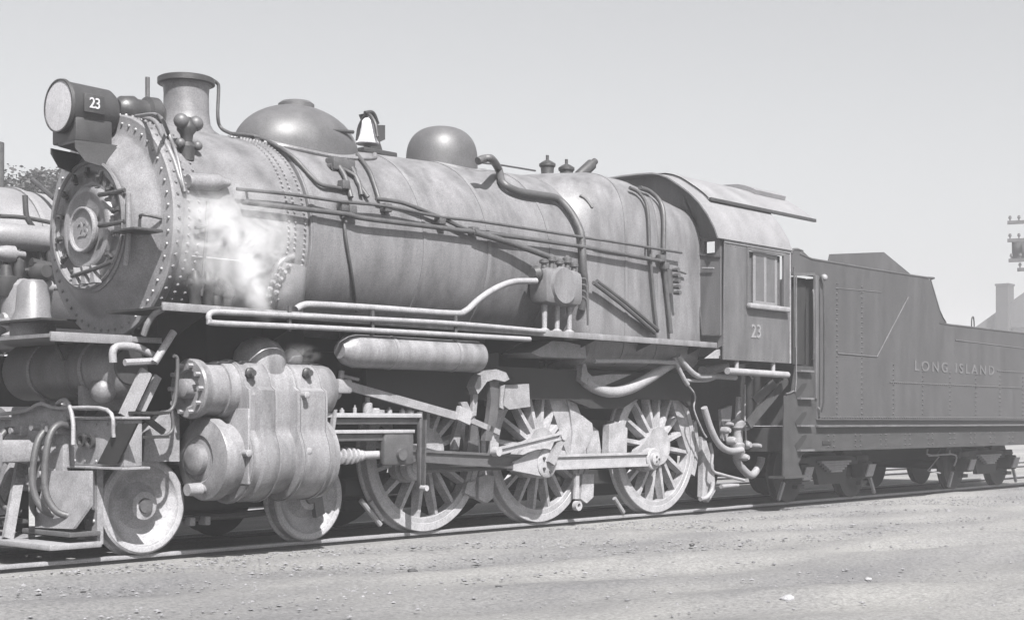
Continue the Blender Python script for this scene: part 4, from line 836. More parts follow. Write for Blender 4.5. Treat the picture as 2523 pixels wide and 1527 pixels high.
# ================================================================== cab
CX0, CX1 = 8.27, 9.90
cabr = obj('cab_side_panel', B(CX0, CX1, -1.52, -1.50, 2.86-0.87, 3.52), 'cab', LO) if False else None
def cab_side(s):
    y = 1.50*s; wz0, wz1, wx0, wx1 = 2.74, 3.44, 8.86, 9.74
    bm = bmesh.new(); y0, y1 = (y-0.02, y) if s < 0 else (y, y+0.02)
    box(bm, CX0, wx0, y0, y1, 1.98, 3.52); box(bm, wx1, CX1, y0, y1, 1.98, 3.52); box(bm, wx0, wx1, y0, y1, 1.98, wz0); box(bm, wx0, wx1, y0, y1, wz1, 3.52)
    bmesh.ops.remove_doubles(bm, verts=bm.verts, dist=0.0005)
    c = obj('cab_side', bm, 'cab', LO, sm=False)
    yo = y0-0.012 if s < 0 else y1+0.012
    f = bmesh.new()
    for a in ((wx0-0.04, wx1+0.04, wz1, wz1+0.04), (wx0-0.04, wx0, wz0, wz1), (wx1, wx1+0.04, wz0, wz1)): box(f, a[0], a[1], min(yo, y0), max(yo, y0)-0.001, a[2], a[3])
    w = obj('cab_window', f, 'cab', c, sm=False)
    obj('window_sill', B(wx0-0.06, wx1+0.08, min(yo, y0)-0.07, y0-0.001 if s < 0 else yo+0.07, wz0-0.07, wz0-0.0, 0.02), 'steel', c)
    mid = (wx0+wx1)/2
    obj('window_pane', B(wx0, wx1, y*0.975-0.003, y*0.975+0.003, wz0, wz1), 'glass', c)
    for k, (a, b) in enumerate(((wx0+0.16, mid+0.05), (mid-0.0, wx1-0.10))):
        yy = y*(0.992-0.006*k); sb = bmesh.new()
        box(sb, a, a+0.06, yy-0.006, yy+0.006, wz0, wz1); box(sb, b-0.06, b, yy-0.006, yy+0.006, wz0, wz1)
        box(sb, a+0.06, b-0.06, yy-0.006, yy+0.006, wz0, wz0+0.05); box(sb, a+0.06, b-0.06, yy-0.006, yy+0.006, wz1-0.05, wz1)
        sh = obj('window_sash', sb, 'blind', c, sm=False)
        obj('window_pane', B(a+0.06, b-0.06, yy-0.002, yy+0.002, wz0+0.05, wz1-0.05), 'glass', c)
    obj('corner_trim', B(CX1, CX1+0.03, y0-0.01, y1+0.01, 1.98, 3.52), 'steel', c)
    obj('belt_trim', B(CX0, CX1, y0-0.012 if s < 0 else y1, y0 if s < 0 else y1+0.012, 3.49, 3.54), 'steel', c)
    ps = [(CX0+0.05+0.115*k, (y0 if s < 0 else y1), z) for k in range(14) for z in (2.02, 3.46)]+[(x, (y0 if s < 0 else y1), 2.08+0.12*k) for k in range(12) for x in (CX0+0.03,)]
    obj('cab_rivets', studs(ps, [(0, s, 0)]*len(ps), 0.009), 'cab', c, kind='stuff')
    return c
cs = cab_side(-1); cab_side(1)
text('23', 0.25, (9.05, -1.525, 2.37), RX, 'faint2', cs, 'numeral')
# roof arc: half-ellipse-ish from eave (y=1.5,z=3.52) to top (0,4.55)
RT = [(1.535, 3.52), (1.48, 3.66), (1.38, 3.83), (1.24, 4.01), (1.10, 4.14), (0.98, 4.23), (0.86, 4.31), (0.75, 4.38), (0.62, 4.435), (0.5, 4.465), (0.25, 4.48), (0.0, 4.485)]
def roof_pt(t, off=0.0, top=None):  # t 0..pi, eave to eave over the crown
    s_ = min(t, pi-t)/(pi/2)*(len(RT)-1); i = min(int(s_), len(RT)-2); k = s_-i
    y = RT[i][0]*(1-k)+RT[i+1][0]*k; z = RT[i][1]*(1-k)+RT[i+1][1]*k; sg = -1 if t < pi/2 else 1
    n_ = Vector((y*0.45, z-3.2)).normalized() if off else Vector((0, 0))
    return (sg*(y+n_.x*off), z+n_.y*off)
def arc_sheet(x0, x1, t0, t1, th, off, m, name, parent=LO, N=44, slant=0.0, top=4.47):
    bm = bmesh.new(); R_ = []
    for o in (off, off+th):
        for x in (x0, x1):
            R_.append([bm.verts.new((x+(slant*sin(t0+(t1-t0)*k/N) if x == x0 else 0), *roof_pt(t0+(t1-t0)*k/N, o, top))) for k in range(N+1)])
    a, b, c, d = R_
    for k in range(N):
        bm.faces.new((a[k], a[k+1], b[k+1], b[k])); bm.faces.new((c[k], d[k], d[k+1], c[k+1])); bm.faces.new((a[k], c[k], c[k+1], a[k+1])); bm.faces.new((b[k], b[k+1], d[k+1], d[k]))
    bm.faces.new((a[0], b[0], d[0], c[0])); bm.faces.new((a[N], c[N], d[N], b[N]))
    return obj(name, bm, m, parent, ang=30)
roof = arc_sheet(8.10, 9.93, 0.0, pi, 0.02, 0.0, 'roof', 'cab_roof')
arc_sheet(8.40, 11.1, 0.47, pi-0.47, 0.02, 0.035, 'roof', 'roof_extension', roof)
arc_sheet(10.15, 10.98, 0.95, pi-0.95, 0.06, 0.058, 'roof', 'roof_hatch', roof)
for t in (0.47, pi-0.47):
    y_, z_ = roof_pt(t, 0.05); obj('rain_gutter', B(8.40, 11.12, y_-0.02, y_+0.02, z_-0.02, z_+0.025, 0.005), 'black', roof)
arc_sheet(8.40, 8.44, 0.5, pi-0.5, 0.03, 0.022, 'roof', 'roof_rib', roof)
# cab front wall with hole for boiler: polygon between roof arc and boiler outline (near and far)
def cab_front(s):
    P = []
    for k in range(21):
        t = pi/2*k/20; y, z = roof_pt(t, -0.01); P.append(Vector((CX0, -y*1 if s > 0 else y, z)))
    Q = []
    for k in range(21):
        a = pi/2-(pi/2+0.75)*k/20; q = bsec(CX0, a, 0.0); Q.append(Vector((CX0, q.y*s, q.z)))
    pts = [Vector((CX0, 1.5*s, 2.16))]+P+Q
    # triangulate strip-wise: pair roof points with boiler points
    bm = bmesh.new(); outer = [Vector((CX0, 1.5*s, 2.16))]+[p for p in P]; inner = Q[::-1]; N = min(len(outer), len(inner))
    o = [bm.verts.new(outer[round(i*(len(outer)-1)/(N-1))]) for i in range(N)]; ii = [bm.verts.new(inner[i]) for i in range(N)]
    for i in range(N-1): bm.faces.new((o[i], o[i+1], ii[i+1], ii[i]))
    r = bmesh.ops.extrude_face_region(bm, geom=bm.faces[:]); 
    for v in [g for g in r['geom'] if isinstance(g, bmesh.types.BMVert)]: v.co.x += 0.03
    return obj('cab_front', bm, 'cab', LO, sm=False)
cf = cab_front(-1); cab_front(1)
dr_ = obj('cab_front_door', poly(bmesh.new(), [atx(u, v, CX0-0.03) for u, v in ((1683, 572), (1733, 572), (1733, 806), (1690, 806), (1678, 700))], (0.028, 0, 0)), 'cab', LO)
def cut_hole(objs, x0, x1, y0, y1, z0, z1):
    me = bpy.data.meshes.new('cut'); bm = B(x0, x1, y0, y1, z0, z1); bm.to_mesh(me); bm.free(); k = bpy.data.objects.new('cut', me); S.collection.objects.link(k)
    for o in objs:
        md = o.modifiers.new('cut', 'BOOLEAN'); md.object = k; md.solver = 'EXACT'; md.operation = 'DIFFERENCE'; bpy.context.view_layer.update()
        nm = bpy.data.meshes.new_from_object(o.evaluated_get(bpy.context.evaluated_depsgraph_get())); o.modifiers.clear(); o.data = nm
    bpy.data.objects.remove(k)
w0, w1 = atx(1698, 582, CX0), atx(1723, 608, CX0)
cut_hole([dr_, cf], CX0-0.2, CX0+0.2, w0.y-0.0 if w0.y < w1.y else w1.y, max(w0.y, w1.y), w1.z, w0.z)
for a, b_ in (((1683, 572), (1733, 572)), ((1683, 612), (1733, 618)), ((1684, 572), (1678, 700)), ((1678, 700), (1690, 806)), ((1690, 806), (1733, 806))):
    bm = bmesh.new(); bar(bm, atx(*a, CX0-0.04), atx(*b_, CX0-0.04), 0.02, 0.02); obj('door_frame', bm, 'pipe', dr_)
obj('door_handle', T([atx(1690, 645, CX0-0.06), atx(1718, 645, CX0-0.06)], 0.01, 8, 1), 'steel', dr_)
# interior: floor, back shade
obj('cab_floor', B(CX0, CX1, -1.48, 1.48, 1.99, 2.03), 'dark', LO)
obj('cab_backhead', B(8.32, 8.9, -0.68, 0.68, 2.05, 3.7, 0.05), 'dark', LO)
obj('cab_grab_iron', T([(CX1+0.06, -1.56, 3.3), (CX1+0.06, -1.58, 2.2)], 0.014, 8, 1), 'pipe', LO)
# ================================================================== TENDER
TE = thing('tender', (14, 0, 0), 'dark riveted locomotive tender lettered LONG ISLAND, coupled behind the cab', 'tender')
TX0 = 10.62; TX1 = 20.2; TY = 1.50
side = [(10.0, 3.50), (10.06, 3.555), (10.30, 3.555), (10.55, 3.46), (14.15, 3.47), (14.30, 3.44), (14.62, 2.98), (14.85, 2.80), (15.0, 2.76), (TX1, 2.76), (TX1, 1.12), (TX0, 1.12), (TX0, 3.22), (10.0, 3.22)]
def side_sheet(s):
    y = -TY if s < 0 else TY-0.02
    P = [Vector((x, y, z)) for x, z in side]; c = obj('tank_side', poly(bmesh.new(), P, (0, 0.02, 0)), 'tender', TE, sm=False)
    top = [(10.0, 3.50), (10.06, 3.56), (10.30, 3.56), (10.55, 3.465), (14.15, 3.475), (14.30, 3.445), (14.62, 2.985), (14.85, 2.805), (15.0, 2.765), (TX1, 2.765)]
    obj('top_beading', T([(x, y+0.01, z) for x, z in top], 0.02, 8, 2), 'tender', c)
    if s < 0:
        pk = [at(2015, 850, -TY), at(2110, 858, -TY), at(2185, 715, -TY)]
        obj('weld_seam', T([p+Vector((0, -0.004, 0)) for p in pk], 0.010, 6, 1), 'cab', c)
        obj('weld_seam', T([at(2298, 818, -TY)+Vector((0, -0.004, 0)), at(2330, 822, -TY), at(2464, 838, -TY)], 0.010, 6, 1), 'cab', c)
        obj('weld_seam', T([at(2010, 693, -TY), at(2120, 703, -TY)], 0.008, 6, 1), 'cab', c)
        ps = []
        for x in (11.25, 12.0, 13.0, 14.0, 15.0, 16.0, 17.0, 18.0, 19.0):
            z1 = 3.2 if x < 13 else (2.0 if x > 14.5 else 2.1); z = 1.3
            while z < z1: ps.append((x, y, z)); z += 0.075
        x = 10.75
        while x < TX1: ps.append((x, y, 1.24)); x += 0.075
        x = 12.9
        while x < TX1: ps.append((x, y, 1.78)); x += 0.07
        x = 16.9
        while x < TX1: ps.append((x, y, 2.06)); x += 0.085
        obj('rivet_row', studs(ps, [(0, -1, 0)]*len(ps), 0.016, h=1.1), 'tender', c, kind='stuff')
    return c
ts = side_sheet(-1); side_sheet(1)
words = at(2340, 898, -TY)
text('LONG ISLAND', 0.225, (at(2300, 898, -TY).x, -TY-0.006, 2.05), RX, 'faint', ts, 'letter', sp=1.45, sx=1.55)
obj('tank_top', B(14.9, TX1, -TY+0.02, TY-0.02, 2.70, 2.74), 'tender', TE)
obj('tank_front', B(TX0, TX0+0.02, -TY+0.02, TY-0.02, 1.12, 3.20), 'tender', TE)
obj('bunker_slope', poly(bmesh.new(), [(14.28, -1.47, 3.42), (14.28, 1.47, 3.42), (14.9, 1.47, 2.75), (14.9, -1.47, 2.75)], (0.03, 0, 0)), 'tender', TE)
obj('tank_rear', B(TX1-0.02, TX1, -TY+0.02, TY-0.02, 1.12, 2.70), 'tender', TE)
# far side coal board rising above
cb0, cb1, cb2 = at(2030, 612, 1.3), at(2145, 605, 1.3), at(2240, 672, 1.3)
obj('coal_board', poly(bmesh.new(), [(cb0.x-0.6, 1.46, 3.3), (cb0.x-0.2, 1.46, cb0.z), (cb1.x, 1.46, cb1.z), (cb2.x, 1.46, cb2.z-0.1), (cb2.x, 1.46, 3.0), (cb0.x-0.6, 1.46, 3.0)], (0, 0.03, 0)), 'tender', TE)
def coal():
    bm = bmesh.new(); rr = random.Random(3)
    for i in range(900):
        x = rr.uniform(10.9, 14.1); y = rr.uniform(-1.3, 1.3); s = rr.uniform(.06, .13)
        z = 3.12+0.2*(1-(y/1.4)**2)*sin(pi*(x-10.8)/3.4)
        mtx = Matrix.Translation((x, y, z)) @ Matrix.Rotation(rr.uniform(0, 6), 4, Vector((rr.random(), rr.random(), rr.random())))
        bmesh.ops.create_cube(bm, size=s, matrix=mtx)
    box(bm, 10.7, 14.25, -1.4, 1.4, 2.8, 3.1)
    o = obj('coal_heap', bm, 'coal', TE, sm=False, kind='stuff'); return o
coal()
obj('tank_ledge', B(TX0-0.02, TX1, -TY-0.075, -TY-0.001, 1.10, 1.125, 0.004), 'cab', ts)
obj('tank_ledge', B(TX0-0.02, TX1, -TY-0.05, -TY-0.001, 1.20, 1.215, 0.004), 'tender', ts)
uf = obj('underframe', B(9.95, TX1, -1.50, 1.50, 0.76, 1.098), 'truck', TE)
ps = [(11.0+0.16*k, -1.50, 0.82+0.08*(j)) for k in range(50) for j in range(3) if (k % 5) < 2]; obj('underframe_rivets', studs(ps, [(0, -1, 0)]*len(ps), 0.015, h=1.1), 'tender', uf, kind='stuff')
p = at(1992, 1065, -1.52); obj('frame_slot', B(p.x-0.12, p.x+0.12, -1.51, -1.499, p.z-0.03, p.z+0.03, 0.004), 'dark', uf)
# step side casting at the front corner
sp = bmesh.new()
sx0, sx1 = 9.70, 10.5
obj('step_panel', poly(bmesh.new(), [(10.05, -1.53, 1.95), (TX0, -1.53, 1.95), (TX0, -1.53, 0.76), (10.45, -1.53, 0.76), (10.25, -1.53, 0.72), (10.12, -1.53, 0.6), (10.25, -1.53, 0.42), (9.72, -1.53, 0.42), (9.75, -1.53, 1.52), (9.95, -1.53, 1.60)], (0, 0.02, 0)), 'truck', TE)
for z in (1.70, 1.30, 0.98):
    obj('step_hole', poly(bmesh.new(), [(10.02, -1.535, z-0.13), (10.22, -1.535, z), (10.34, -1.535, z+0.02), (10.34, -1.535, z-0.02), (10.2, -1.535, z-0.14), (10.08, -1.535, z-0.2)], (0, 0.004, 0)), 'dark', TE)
obj('step_edge', T([(10.05, -1.54, 3.2), (10.05, -1.54, 1.75), (9.98, -1.54, 1.6), (9.78, -1.54, 1.56)], 0.010, 8, 2), 'faint', TE)
for z in (1.88, 1.50, 1.12, 0.78): obj('step_tread', B(10.08, 10.45, -1.60, -1.535, z-0.012, z+0.012), 'faint', TE)
obj('step_foot', B(9.72, 10.35, -1.56, -1.30, 0.40, 0.43), 'truck', TE)
# vestibule gap
obj('front_post', B(10.56, 10.64, -1.56, -1.505, 1.5, 3.24, 0.01), 'cab', TE)
obj('gangway_door', B(10.20, 10.55, -1.40, -1.37, 1.98, 3.20), 'dark', TE)
obj('gangway_frame', poly(bmesh.new(), [(10.0, -1.51, 3.19), (10.62, -1.51, 3.24), (10.62, -1.51, 3.28), (10.0, -1.51, 3.23)], (0, 0.02, 0)), 'cab', TE)
obj('grab_iron', T([(10.50, -1.53, 3.0), (10.42, -1.60, 2.95), (10.42, -1.60, 2.15), (10.50, -1.53, 2.05)], 0.014, 8, 2), 'pipe', TE)
obj('grab_iron', T([(10.70, -1.52, 3.16), (10.70, -1.60, 3.10), (10.70, -1.60, 1.45), (10.70, -1.52, 1.38)], 0.016, 8, 2), 'black', TE)
bm = bmesh.new(); bmesh.ops.create_uvsphere(bm, u_segments=14, v_segments=8, radius=0.05, matrix=Matrix.Translation((10.78, -1.56, 3.22))); obj('marker_bracket', bm, 'steel', TE)
q = at(2341, 775, -1.0); obj('vent_pipe', T([(q.x-0.05, -1.0, 2.74), (q.x-0.05, -1.0, q.z+0.02), (q.x, -1.0, q.z+0.1), (q.x+0.05, -1.0, q.z+0.02), (q.x+0.05, -1.0, 2.74)], 0.012, 8, 3), 'truck', TE)
# trucks
def truck(cx):
    for dx in (-0.95, 0.95):
        small_wheel(cx+dx, 0.42, TE, m='truck') if False else obj('truck_wheel', L([(-0.70, 0.445), (-0.72, 0.445), (-0.735, 0.42), (-0.82, 0.42), (-0.825, 0.35), (-0.79, 0.26), (-0.79, 0.14), (-0.85, 0.1), (-0.85, 0)], (cx+dx, 0, 0.42), 'y', 48), 'truck', TE)
        obj('truck_wheel', L([(0.70, 0.445), (0.72, 0.445), (0.735, 0.42), (0.82, 0.42), (0.825, 0.35), (0.79, 0.26), (0.79, 0.14), (0.85, 0.1), (0.85, 0)], (cx+dx, 0, 0.42), 'y', 32), 'truck', TE)
        obj('axle', T([(cx+dx, -0.7, 0.42), (cx+dx, 0.7, 0.42)], 0.08, 12, 1), 'dark', TE)
        jb = obj('journal_box', B(cx+dx-0.13, cx+dx+0.13, -1.12, -0.88, 0.30, 0.56, 0.03), 'truck', TE)
        obj('journal_lid', poly(bmesh.new(), [(cx+dx-0.11, -1.13, 0.33), (cx+dx+0.11, -1.13, 0.33), (cx+dx+0.11, -1.19, 0.52), (cx+dx-0.11, -1.19, 0.52)], (0, 0.02, 0)), 'pipe_light', jb)
        obj('journal_arch', B(cx+dx-0.20, cx+dx+0.20, -1.02, -0.92, 0.56, 0.66, 0.03), 'truck', jb)
    sf = obj('truck_side_frame', poly(bmesh.new(), [(cx-1.2, -1.0, 0.60), (cx-0.5, -1.0, 0.66), (cx+0.5, -1.0, 0.66), (cx+1.2, -1.0, 0.60), (cx+1.1, -1.0, 0.52), (cx+0.5, -1.0, 0.52), (cx+0.38, -1.0, 0.24), (cx-0.38, -1.0, 0.24), (cx-0.5, -1.0, 0.52), (cx-1.1, -1.0, 0.52)], (0, 0.08, 0)), 'truck', TE)
    for k in range(5): obj('leaf_spring', B(cx-0.45+k*0.07, cx+0.45-k*0.07, -1.09, -1.01, 0.56-k*0.035, 0.59-k*0.035), 'pipe_light', sf)
    for x in (cx-0.95, cx+0.95): obj('truck_tie_bar', B(x-0.1, x+0.1, -1.03, -0.95, 0.20, 0.26), 'truck', sf)
    obj('truck_bolster', B(cx-0.25, cx+0.25, -0.95, 0.95, 0.35, 0.70, 0.03), 'dark', TE)
    for s in (-1, 1): bm = bmesh.new(); bar(bm, (cx+1.3*s, -0.95, 0.3), (cx+1.45*s, -0.95, 0.05), 0.04, 0.05); obj('brake_hanger', bm, 'pipe_light', TE)
truck(12.0); truck(17.6)
ppipe('brake_linkage', [(2232, 1080), (2230, 1092), (2260, 1098), (2232, 1132), (2262, 1138)], -1.2, 0.014, 'pipe_light', 1, TE)
ppipe('brake_linkage', [(2235, 1096), (2290, 1092), (2302, 1100), (2296, 1120)], -1.2, 0.014, 'pipe_light', 2, TE)
ppipe('brake_linkage', [(2285, 1082), (2285, 1094)], -1.2, 0.014, 'pipe_light', 1, TE)
obj('centre_sill', B(10.2, TX1, -0.25, 0.25, 0.5, 0.76), 'dark', TE)
obj('drawbar', B(9.3, 10.3, -0.3, 0.3, 0.7, 1.1), 'dark', TE)
# ================================================================== BACKGROUND
BE = thing('steam_locomotive', (2, 4.5, 0), 'pale grey parked steam engine on the back track, cut off by the left edge', 'locomotive')
YB = 4.5
obj('boiler_barrel', L([(-6.5, 0), (-6.5, 0.95), (-6.4, 1.0), (1.6, 1.0), (2.9, 0.95), (3.0, 0)], (0, YB, 3.02), 'x', 64), 'far', BE)
obj('boiler_band', LR([(1.6, 1.005), (1.6, 1.02), (1.66, 1.02), (1.66, 1.005)], (0, YB, 3.02), 'x', 64), 'far', BE)
obj('running_board', B(-6.5, 4.5, YB-1.45, YB-0.5, 2.0, 2.05), 'far', BE)
p = at(70, 573, YB-1.15); obj('air_reservoir', L([(-0.75, 0), (-0.75, 0.11), (-0.68, 0.15), (0.55, 0.15), (0.62, 0.11), (0.62, 0)], (p.x+.3, YB-1.15, p.z), 'x', 28), 'far', BE)
ap = obj('air_pump', L([(2.06, 0.22), (2.16, 0.24), (2.2, 0.18), (2.3, 0.18), (2.34, 0.24), (2.72, 0.24), (2.78, 0.18), (2.82, 0)], (at(55, 700, YB-1.2).x, YB-1.2, 0), 'z', 28), 'far', BE)
obj('dark_pipe', T([at(0, 548, YB-1.1), at(80, 553, YB-1.1), at(130, 560, YB-1.1)], 0.025, 8, 1), 'black', BE)
obj('dark_pipe', T([at(75, 630, YB-1.2), at(100, 636, YB-1.2), at(122, 640, YB-1.2)], 0.05, 8, 1), 'black', BE)
obj('dark_pipe', T([at(78, 432, YB-.3), at(130, 478, YB-.8)], 0.03, 8, 1), 'black', BE)
for k, (u, v, r_) in enumerate(((20, 610, .10), (45, 640, .07), (95, 655, .12), (110, 690, .08), (15, 680, .14), (100, 740, .10), (35, 770, .12), (120, 600, .05))):
    obj('boiler_fitting', L([(-0.16, 0), (-0.16, r_*.6), (-0.05, r_), (0.06, r_), (0.08, r_*.5), (0.2, r_*.4), (0.2, 0)], at(u, v, YB-1.2), ('x', 'z', 'y')[k % 3], 16), ('far', 'black', 'truck')[k % 3], BE)
for k, pts in enumerate((((0, 640), (30, 655), (70, 650), (110, 665)), ((95, 600), (100, 650), (88, 700), (92, 780)), ((10, 600), (14, 660), (8, 720)), ((60, 470), (64, 520), (80, 548)), ((0, 520), (60, 524), (125, 536)))):
    obj('boiler_pipe', T([at(u, v, YB-1.15) for u, v in pts], 0.025+0.008*(k % 2), 8), 'black' if k % 2 else 'truck', BE)
obj('cylinder_block', L([(-0.4, 0), (-0.4, 0.45), (0.9, 0.45), (0.95, 0)], (1.3, YB-1.1, 0.9), 'x', 40), 'far', BE)
obj('frame', B(-6.5, 5.5, YB-0.6, YB+0.6, 0.9, 1.95), 'dark', BE)
for x in (-5.2, -3.3, -1.4, 2.7): obj('truck_wheel', L([(-0.85, 0), (-0.85, 0.1), (-0.79, 0.3), (-0.82, 0.5), (-0.82, 0.6), (-0.70, 0.62), (-0.7, 0)], (x, YB, 0.6), 'y', 40), 'truck', BE)
# trees at left behind the engine
def tree(u, v, y, r, lab, tall=None):
    P = at(u, v, y); t = thing('tree', (P.x, P.y, -0.07), lab, 'tree')
    bm = bmesh.new(); tube(bm, [(P.x, P.y, -0.1), (P.x+0.1, P.y, P.z*0.5), (P.x, P.y, P.z)], 0.28, 10, 4, r2=0.08)
    for k in range(6):
        a = k*1.05; tube(bm, [(P.x, P.y, P.z*(0.55+0.06*k)), (P.x+cos(a)*r*.7, P.y+sin(a)*r*.7, P.z*(0.7+0.05*k))], 0.08, 6, 1, r2=0.03)
    obj('trunk', bm, 'wood', t)
    rr = random.Random(int(u*3+v)); bm = bmesh.new(); cl = [(Vector((rr.gauss(0, .5), rr.gauss(0, .5), rr.gauss(0, .38)))*r, r*rr.uniform(.25, .5)) for _ in range(26)]
    for i in range(16000):
        c, cr_ = rr.choice(cl); d_ = Vector((rr.gauss(0, 1), rr.gauss(0, 1), rr.gauss(0, 1))).normalized()*cr_*rr.random()**0.4
        p = P+c+d_; s = rr.uniform(.04, .09); n_ = Vector((rr.gauss(0, 1), rr.gauss(0, 1), rr.gauss(0, 1))).normalized(); a, b = frame_of(n_)
        vs = [bm.verts.new(p+a*s), bm.verts.new(p+b*s*.6), bm.verts.new(p-a*s), bm.verts.new(p-b*s*.6)]; bm.faces.new(vs)
    obj('crown', bm, 'leaf', t, sm=False, kind='stuff')
tree(95, 510, 30, 1.9, 'dark bushy tree showing over the boiler of the pale parked engine')
pl = at(0, 400, 12); ut = thing('utility_pole', (pl.x, 12, 0), 'dark wooden pole standing at the very left edge of the photo', 'pole')
obj('pole', T([(pl.x-0.1, 12, -0.1), (pl.x-0.1, 12, at(0, 345, 12).z)], 0.16, 12, 1), 'wood', ut)
# telegraph pole at right edge
yt = 12.0; c = at(2475, 580, yt); tp = thing('telegraph_pole', (c.x, yt, 0), 'telegraph pole with crossarms cut off by the right edge of the photo', 'telegraph pole')
obj('pole', T([(c.x+0.9, yt, -0.1), (c.x+0.9, yt, c.z+3.4)], 0.2, 14, 1), 'wood', tp)
ax = Vector((cos(TH), -sin(TH), 0))
def arm(v, du, name='crossarm'):
    a = at(2424+du, v+3, yt); L_ = 3.6; bm = bmesh.new(); bar(bm, a, a+Vector((0.9, -2.6, 0)), 0.12, 0.14); o = obj(name, bm, 'wood', tp)
    for k in range(8):
        q = a+Vector((0.9, -2.6, 0))*((k+.3)/8); obj('insulator', L([(0, 0.03), (0.08, 0.03), (0.10, 0.07), (0.2, 0.05), (0.22, 0)], q+Vector((0, 0, 0.07)), 'z', 10), 'wood', o)
arm(533, 0); arm(576, 0); arm(624, 3); arm(646, 24)
q = at(2447, 602, yt-0.2); obj('transformer', L([(-0.42, 0.0), (-0.42, 0.22), (-0.3, 0.25), (0.35, 0.26), (0.42, 0.2), (0.42, 0)], q+Vector((0.15, 0, 0)), 'z', 20), 'railweb', tp)
# house at right
H = thing('house', (100, 26, 0), 'pale roofed house with a square chimney behind the tender at right', 'house')
def house():
    hx = 95.0; e0 = atx(2338, 793, hx); s1 = atx(2464, 703, hx); sl = (s1.z-e0.z)/(e0.y-s1.y)
    ay = e0.y-7.5; az = e0.z+7.5*sl; e1y = ay-7.5
    rf = obj('roof', poly(bmesh.new(), [(hx, e0.y, e0.z), (hx, ay, az), (hx, e1y, e0.z)], (16, 0, 0)), 'shingle', H, sm=False)
    obj('wall', B(hx+0.3, hx+15.7, e1y+0.5, e0.y-0.5, -0.1, e0.z-0.02), 'plaster', H, sm=False)
    for k in range(3): obj('window', B(hx+0.24, hx+0.29, e1y+2+k*4.2, e1y+3.2+k*4.2, 3.2, 4.8), 'glass', H, sm=False)
    c0_, c1, tp_ = atx(2396, 750, hx-0.5), atx(2425, 750, hx-0.5), atx(2410, 682, hx-0.5)
    obj('chimney', B(hx-0.5, hx+0.6, c1.y, c0_.y, 5.0, tp_.z-0.15), 'brick', rf, sm=False)
    obj('chimney_cap', B(hx-0.56, hx+0.66, c1.y-0.05, c0_.y+0.05, tp_.z-0.148, tp_.z), 'brick', rf, sm=False)
house()
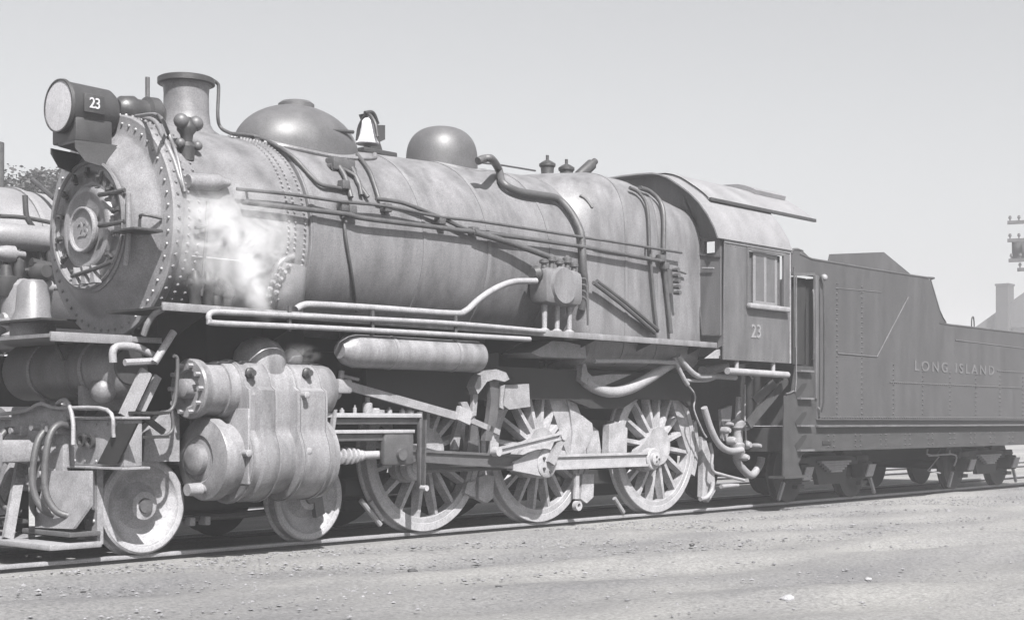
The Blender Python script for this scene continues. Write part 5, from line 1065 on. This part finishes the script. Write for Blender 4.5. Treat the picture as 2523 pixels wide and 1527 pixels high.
# ================================================================== STEAM
def steam(name, c, s, dens, lab, seed=0.0, rot=0.0, thr=(0.42, 0.7)):
    bm = bmesh.new(); bmesh.ops.create_icosphere(bm, subdivisions=3, radius=1.0)
    me = bpy.data.meshes.new(name); bm.to_mesh(me); bm.free()
    m = bpy.data.materials.new(name+'_vapour'); m.use_nodes = True; n = m.node_tree.nodes; l = m.node_tree.links; n.clear()
    out = n.new('ShaderNodeOutputMaterial'); pv = n.new('ShaderNodeVolumePrincipled'); l.new(pv.outputs[0], out.inputs['Volume'])
    pv.inputs['Color'].default_value = (0.90, 0.90, 0.91, 1); pv.inputs['Anisotropy'].default_value = 0.1
    tc = n.new('ShaderNodeTexCoord'); ln = n.new('ShaderNodeVectorMath'); ln.operation = 'LENGTH'; l.new(tc.outputs['Object'], ln.inputs[0])
    mr_ = n.new('ShaderNodeMapRange'); mr_.inputs['From Min'].default_value = 0.15; mr_.inputs['From Max'].default_value = 0.98; mr_.inputs['To Min'].default_value = 1; mr_.inputs['To Max'].default_value = 0
    mr_.interpolation_type = 'SMOOTHSTEP'; l.new(ln.outputs['Value'], mr_.inputs['Value'])
    g = n.new('ShaderNodeNewGeometry'); mp = n.new('ShaderNodeMapping'); mp.inputs['Location'].default_value = (seed, seed*2, 0); l.new(g.outputs['Position'], mp.inputs['Vector'])
    nz = n.new('ShaderNodeTexNoise'); nz.inputs['Scale'].default_value = 4.2; nz.inputs['Detail'].default_value = 8; nz.inputs['Roughness'].default_value = 0.62; nz.inputs['Distortion'].default_value = 1.2; l.new(mp.outputs[0], nz.inputs['Vector'])
    r2 = n.new('ShaderNodeMapRange'); r2.inputs['From Min'].default_value = thr[0]; r2.inputs['From Max'].default_value = thr[1]; l.new(nz.outputs['Fac'], r2.inputs['Value'])
    mu = n.new('ShaderNodeMath'); mu.operation = 'MULTIPLY'; l.new(mr_.outputs[0], mu.inputs[0]); l.new(r2.outputs[0], mu.inputs[1])
    m2 = n.new('ShaderNodeMath'); m2.operation = 'MULTIPLY'; m2.inputs[1].default_value = dens; l.new(mu.outputs[0], m2.inputs[0]); l.new(m2.outputs[0], pv.inputs['Density'])
    me.materials.append(m); o = bpy.data.objects.new(name, me); link(o, c); o.scale = s; o.rotation_euler = (0, rot, 0)
    tagit(o, lab, 'steam', 'clouds of steam around the engine', 'stuff')
steam('steam', at(580, 590, -1.45), (0.95, 0.22, 0.72), 5.5, 'broad ragged white steam cloud drifting beside the smokebox above the running board', 1.0, thr=(0.40, 0.66))
steam('steam', at(608, 680, -1.42), (0.20, 0.15, 0.46), 13, 'narrow white plume of steam rising off the running board in front of the flange bolts', 3.0, rot=-0.45, thr=(0.34, 0.62))
steam('steam', at(500, 525, -1.38), (0.50, 0.15, 0.30), 6, 'thin wisp of steam just below the blower valve on the smokebox', 5.0, thr=(0.40, 0.66))
steam('steam', at(720, 850, -1.30), (0.30, 0.15, 0.12), 6, 'faint wisp of steam escaping above the near cylinder', 7.0)
# ================================================================== HAZE
hm = bpy.data.materials.new('pale_air'); hm.use_nodes = True; n = hm.node_tree.nodes; l = hm.node_tree.links; n.clear()
o_ = n.new('ShaderNodeOutputMaterial'); pv = n.new('ShaderNodeVolumePrincipled'); l.new(pv.outputs[0], o_.inputs['Volume'])
pv.inputs['Color'].default_value = (0.97, 0.97, 1.0, 1); pv.inputs['Density'].default_value = 0.0021
bm = B(-240, 240, -110, 240, -1.2, 16); hz_ = obj('haze', bm, hm, sm=False); hz_['kind'] = 'stuff'
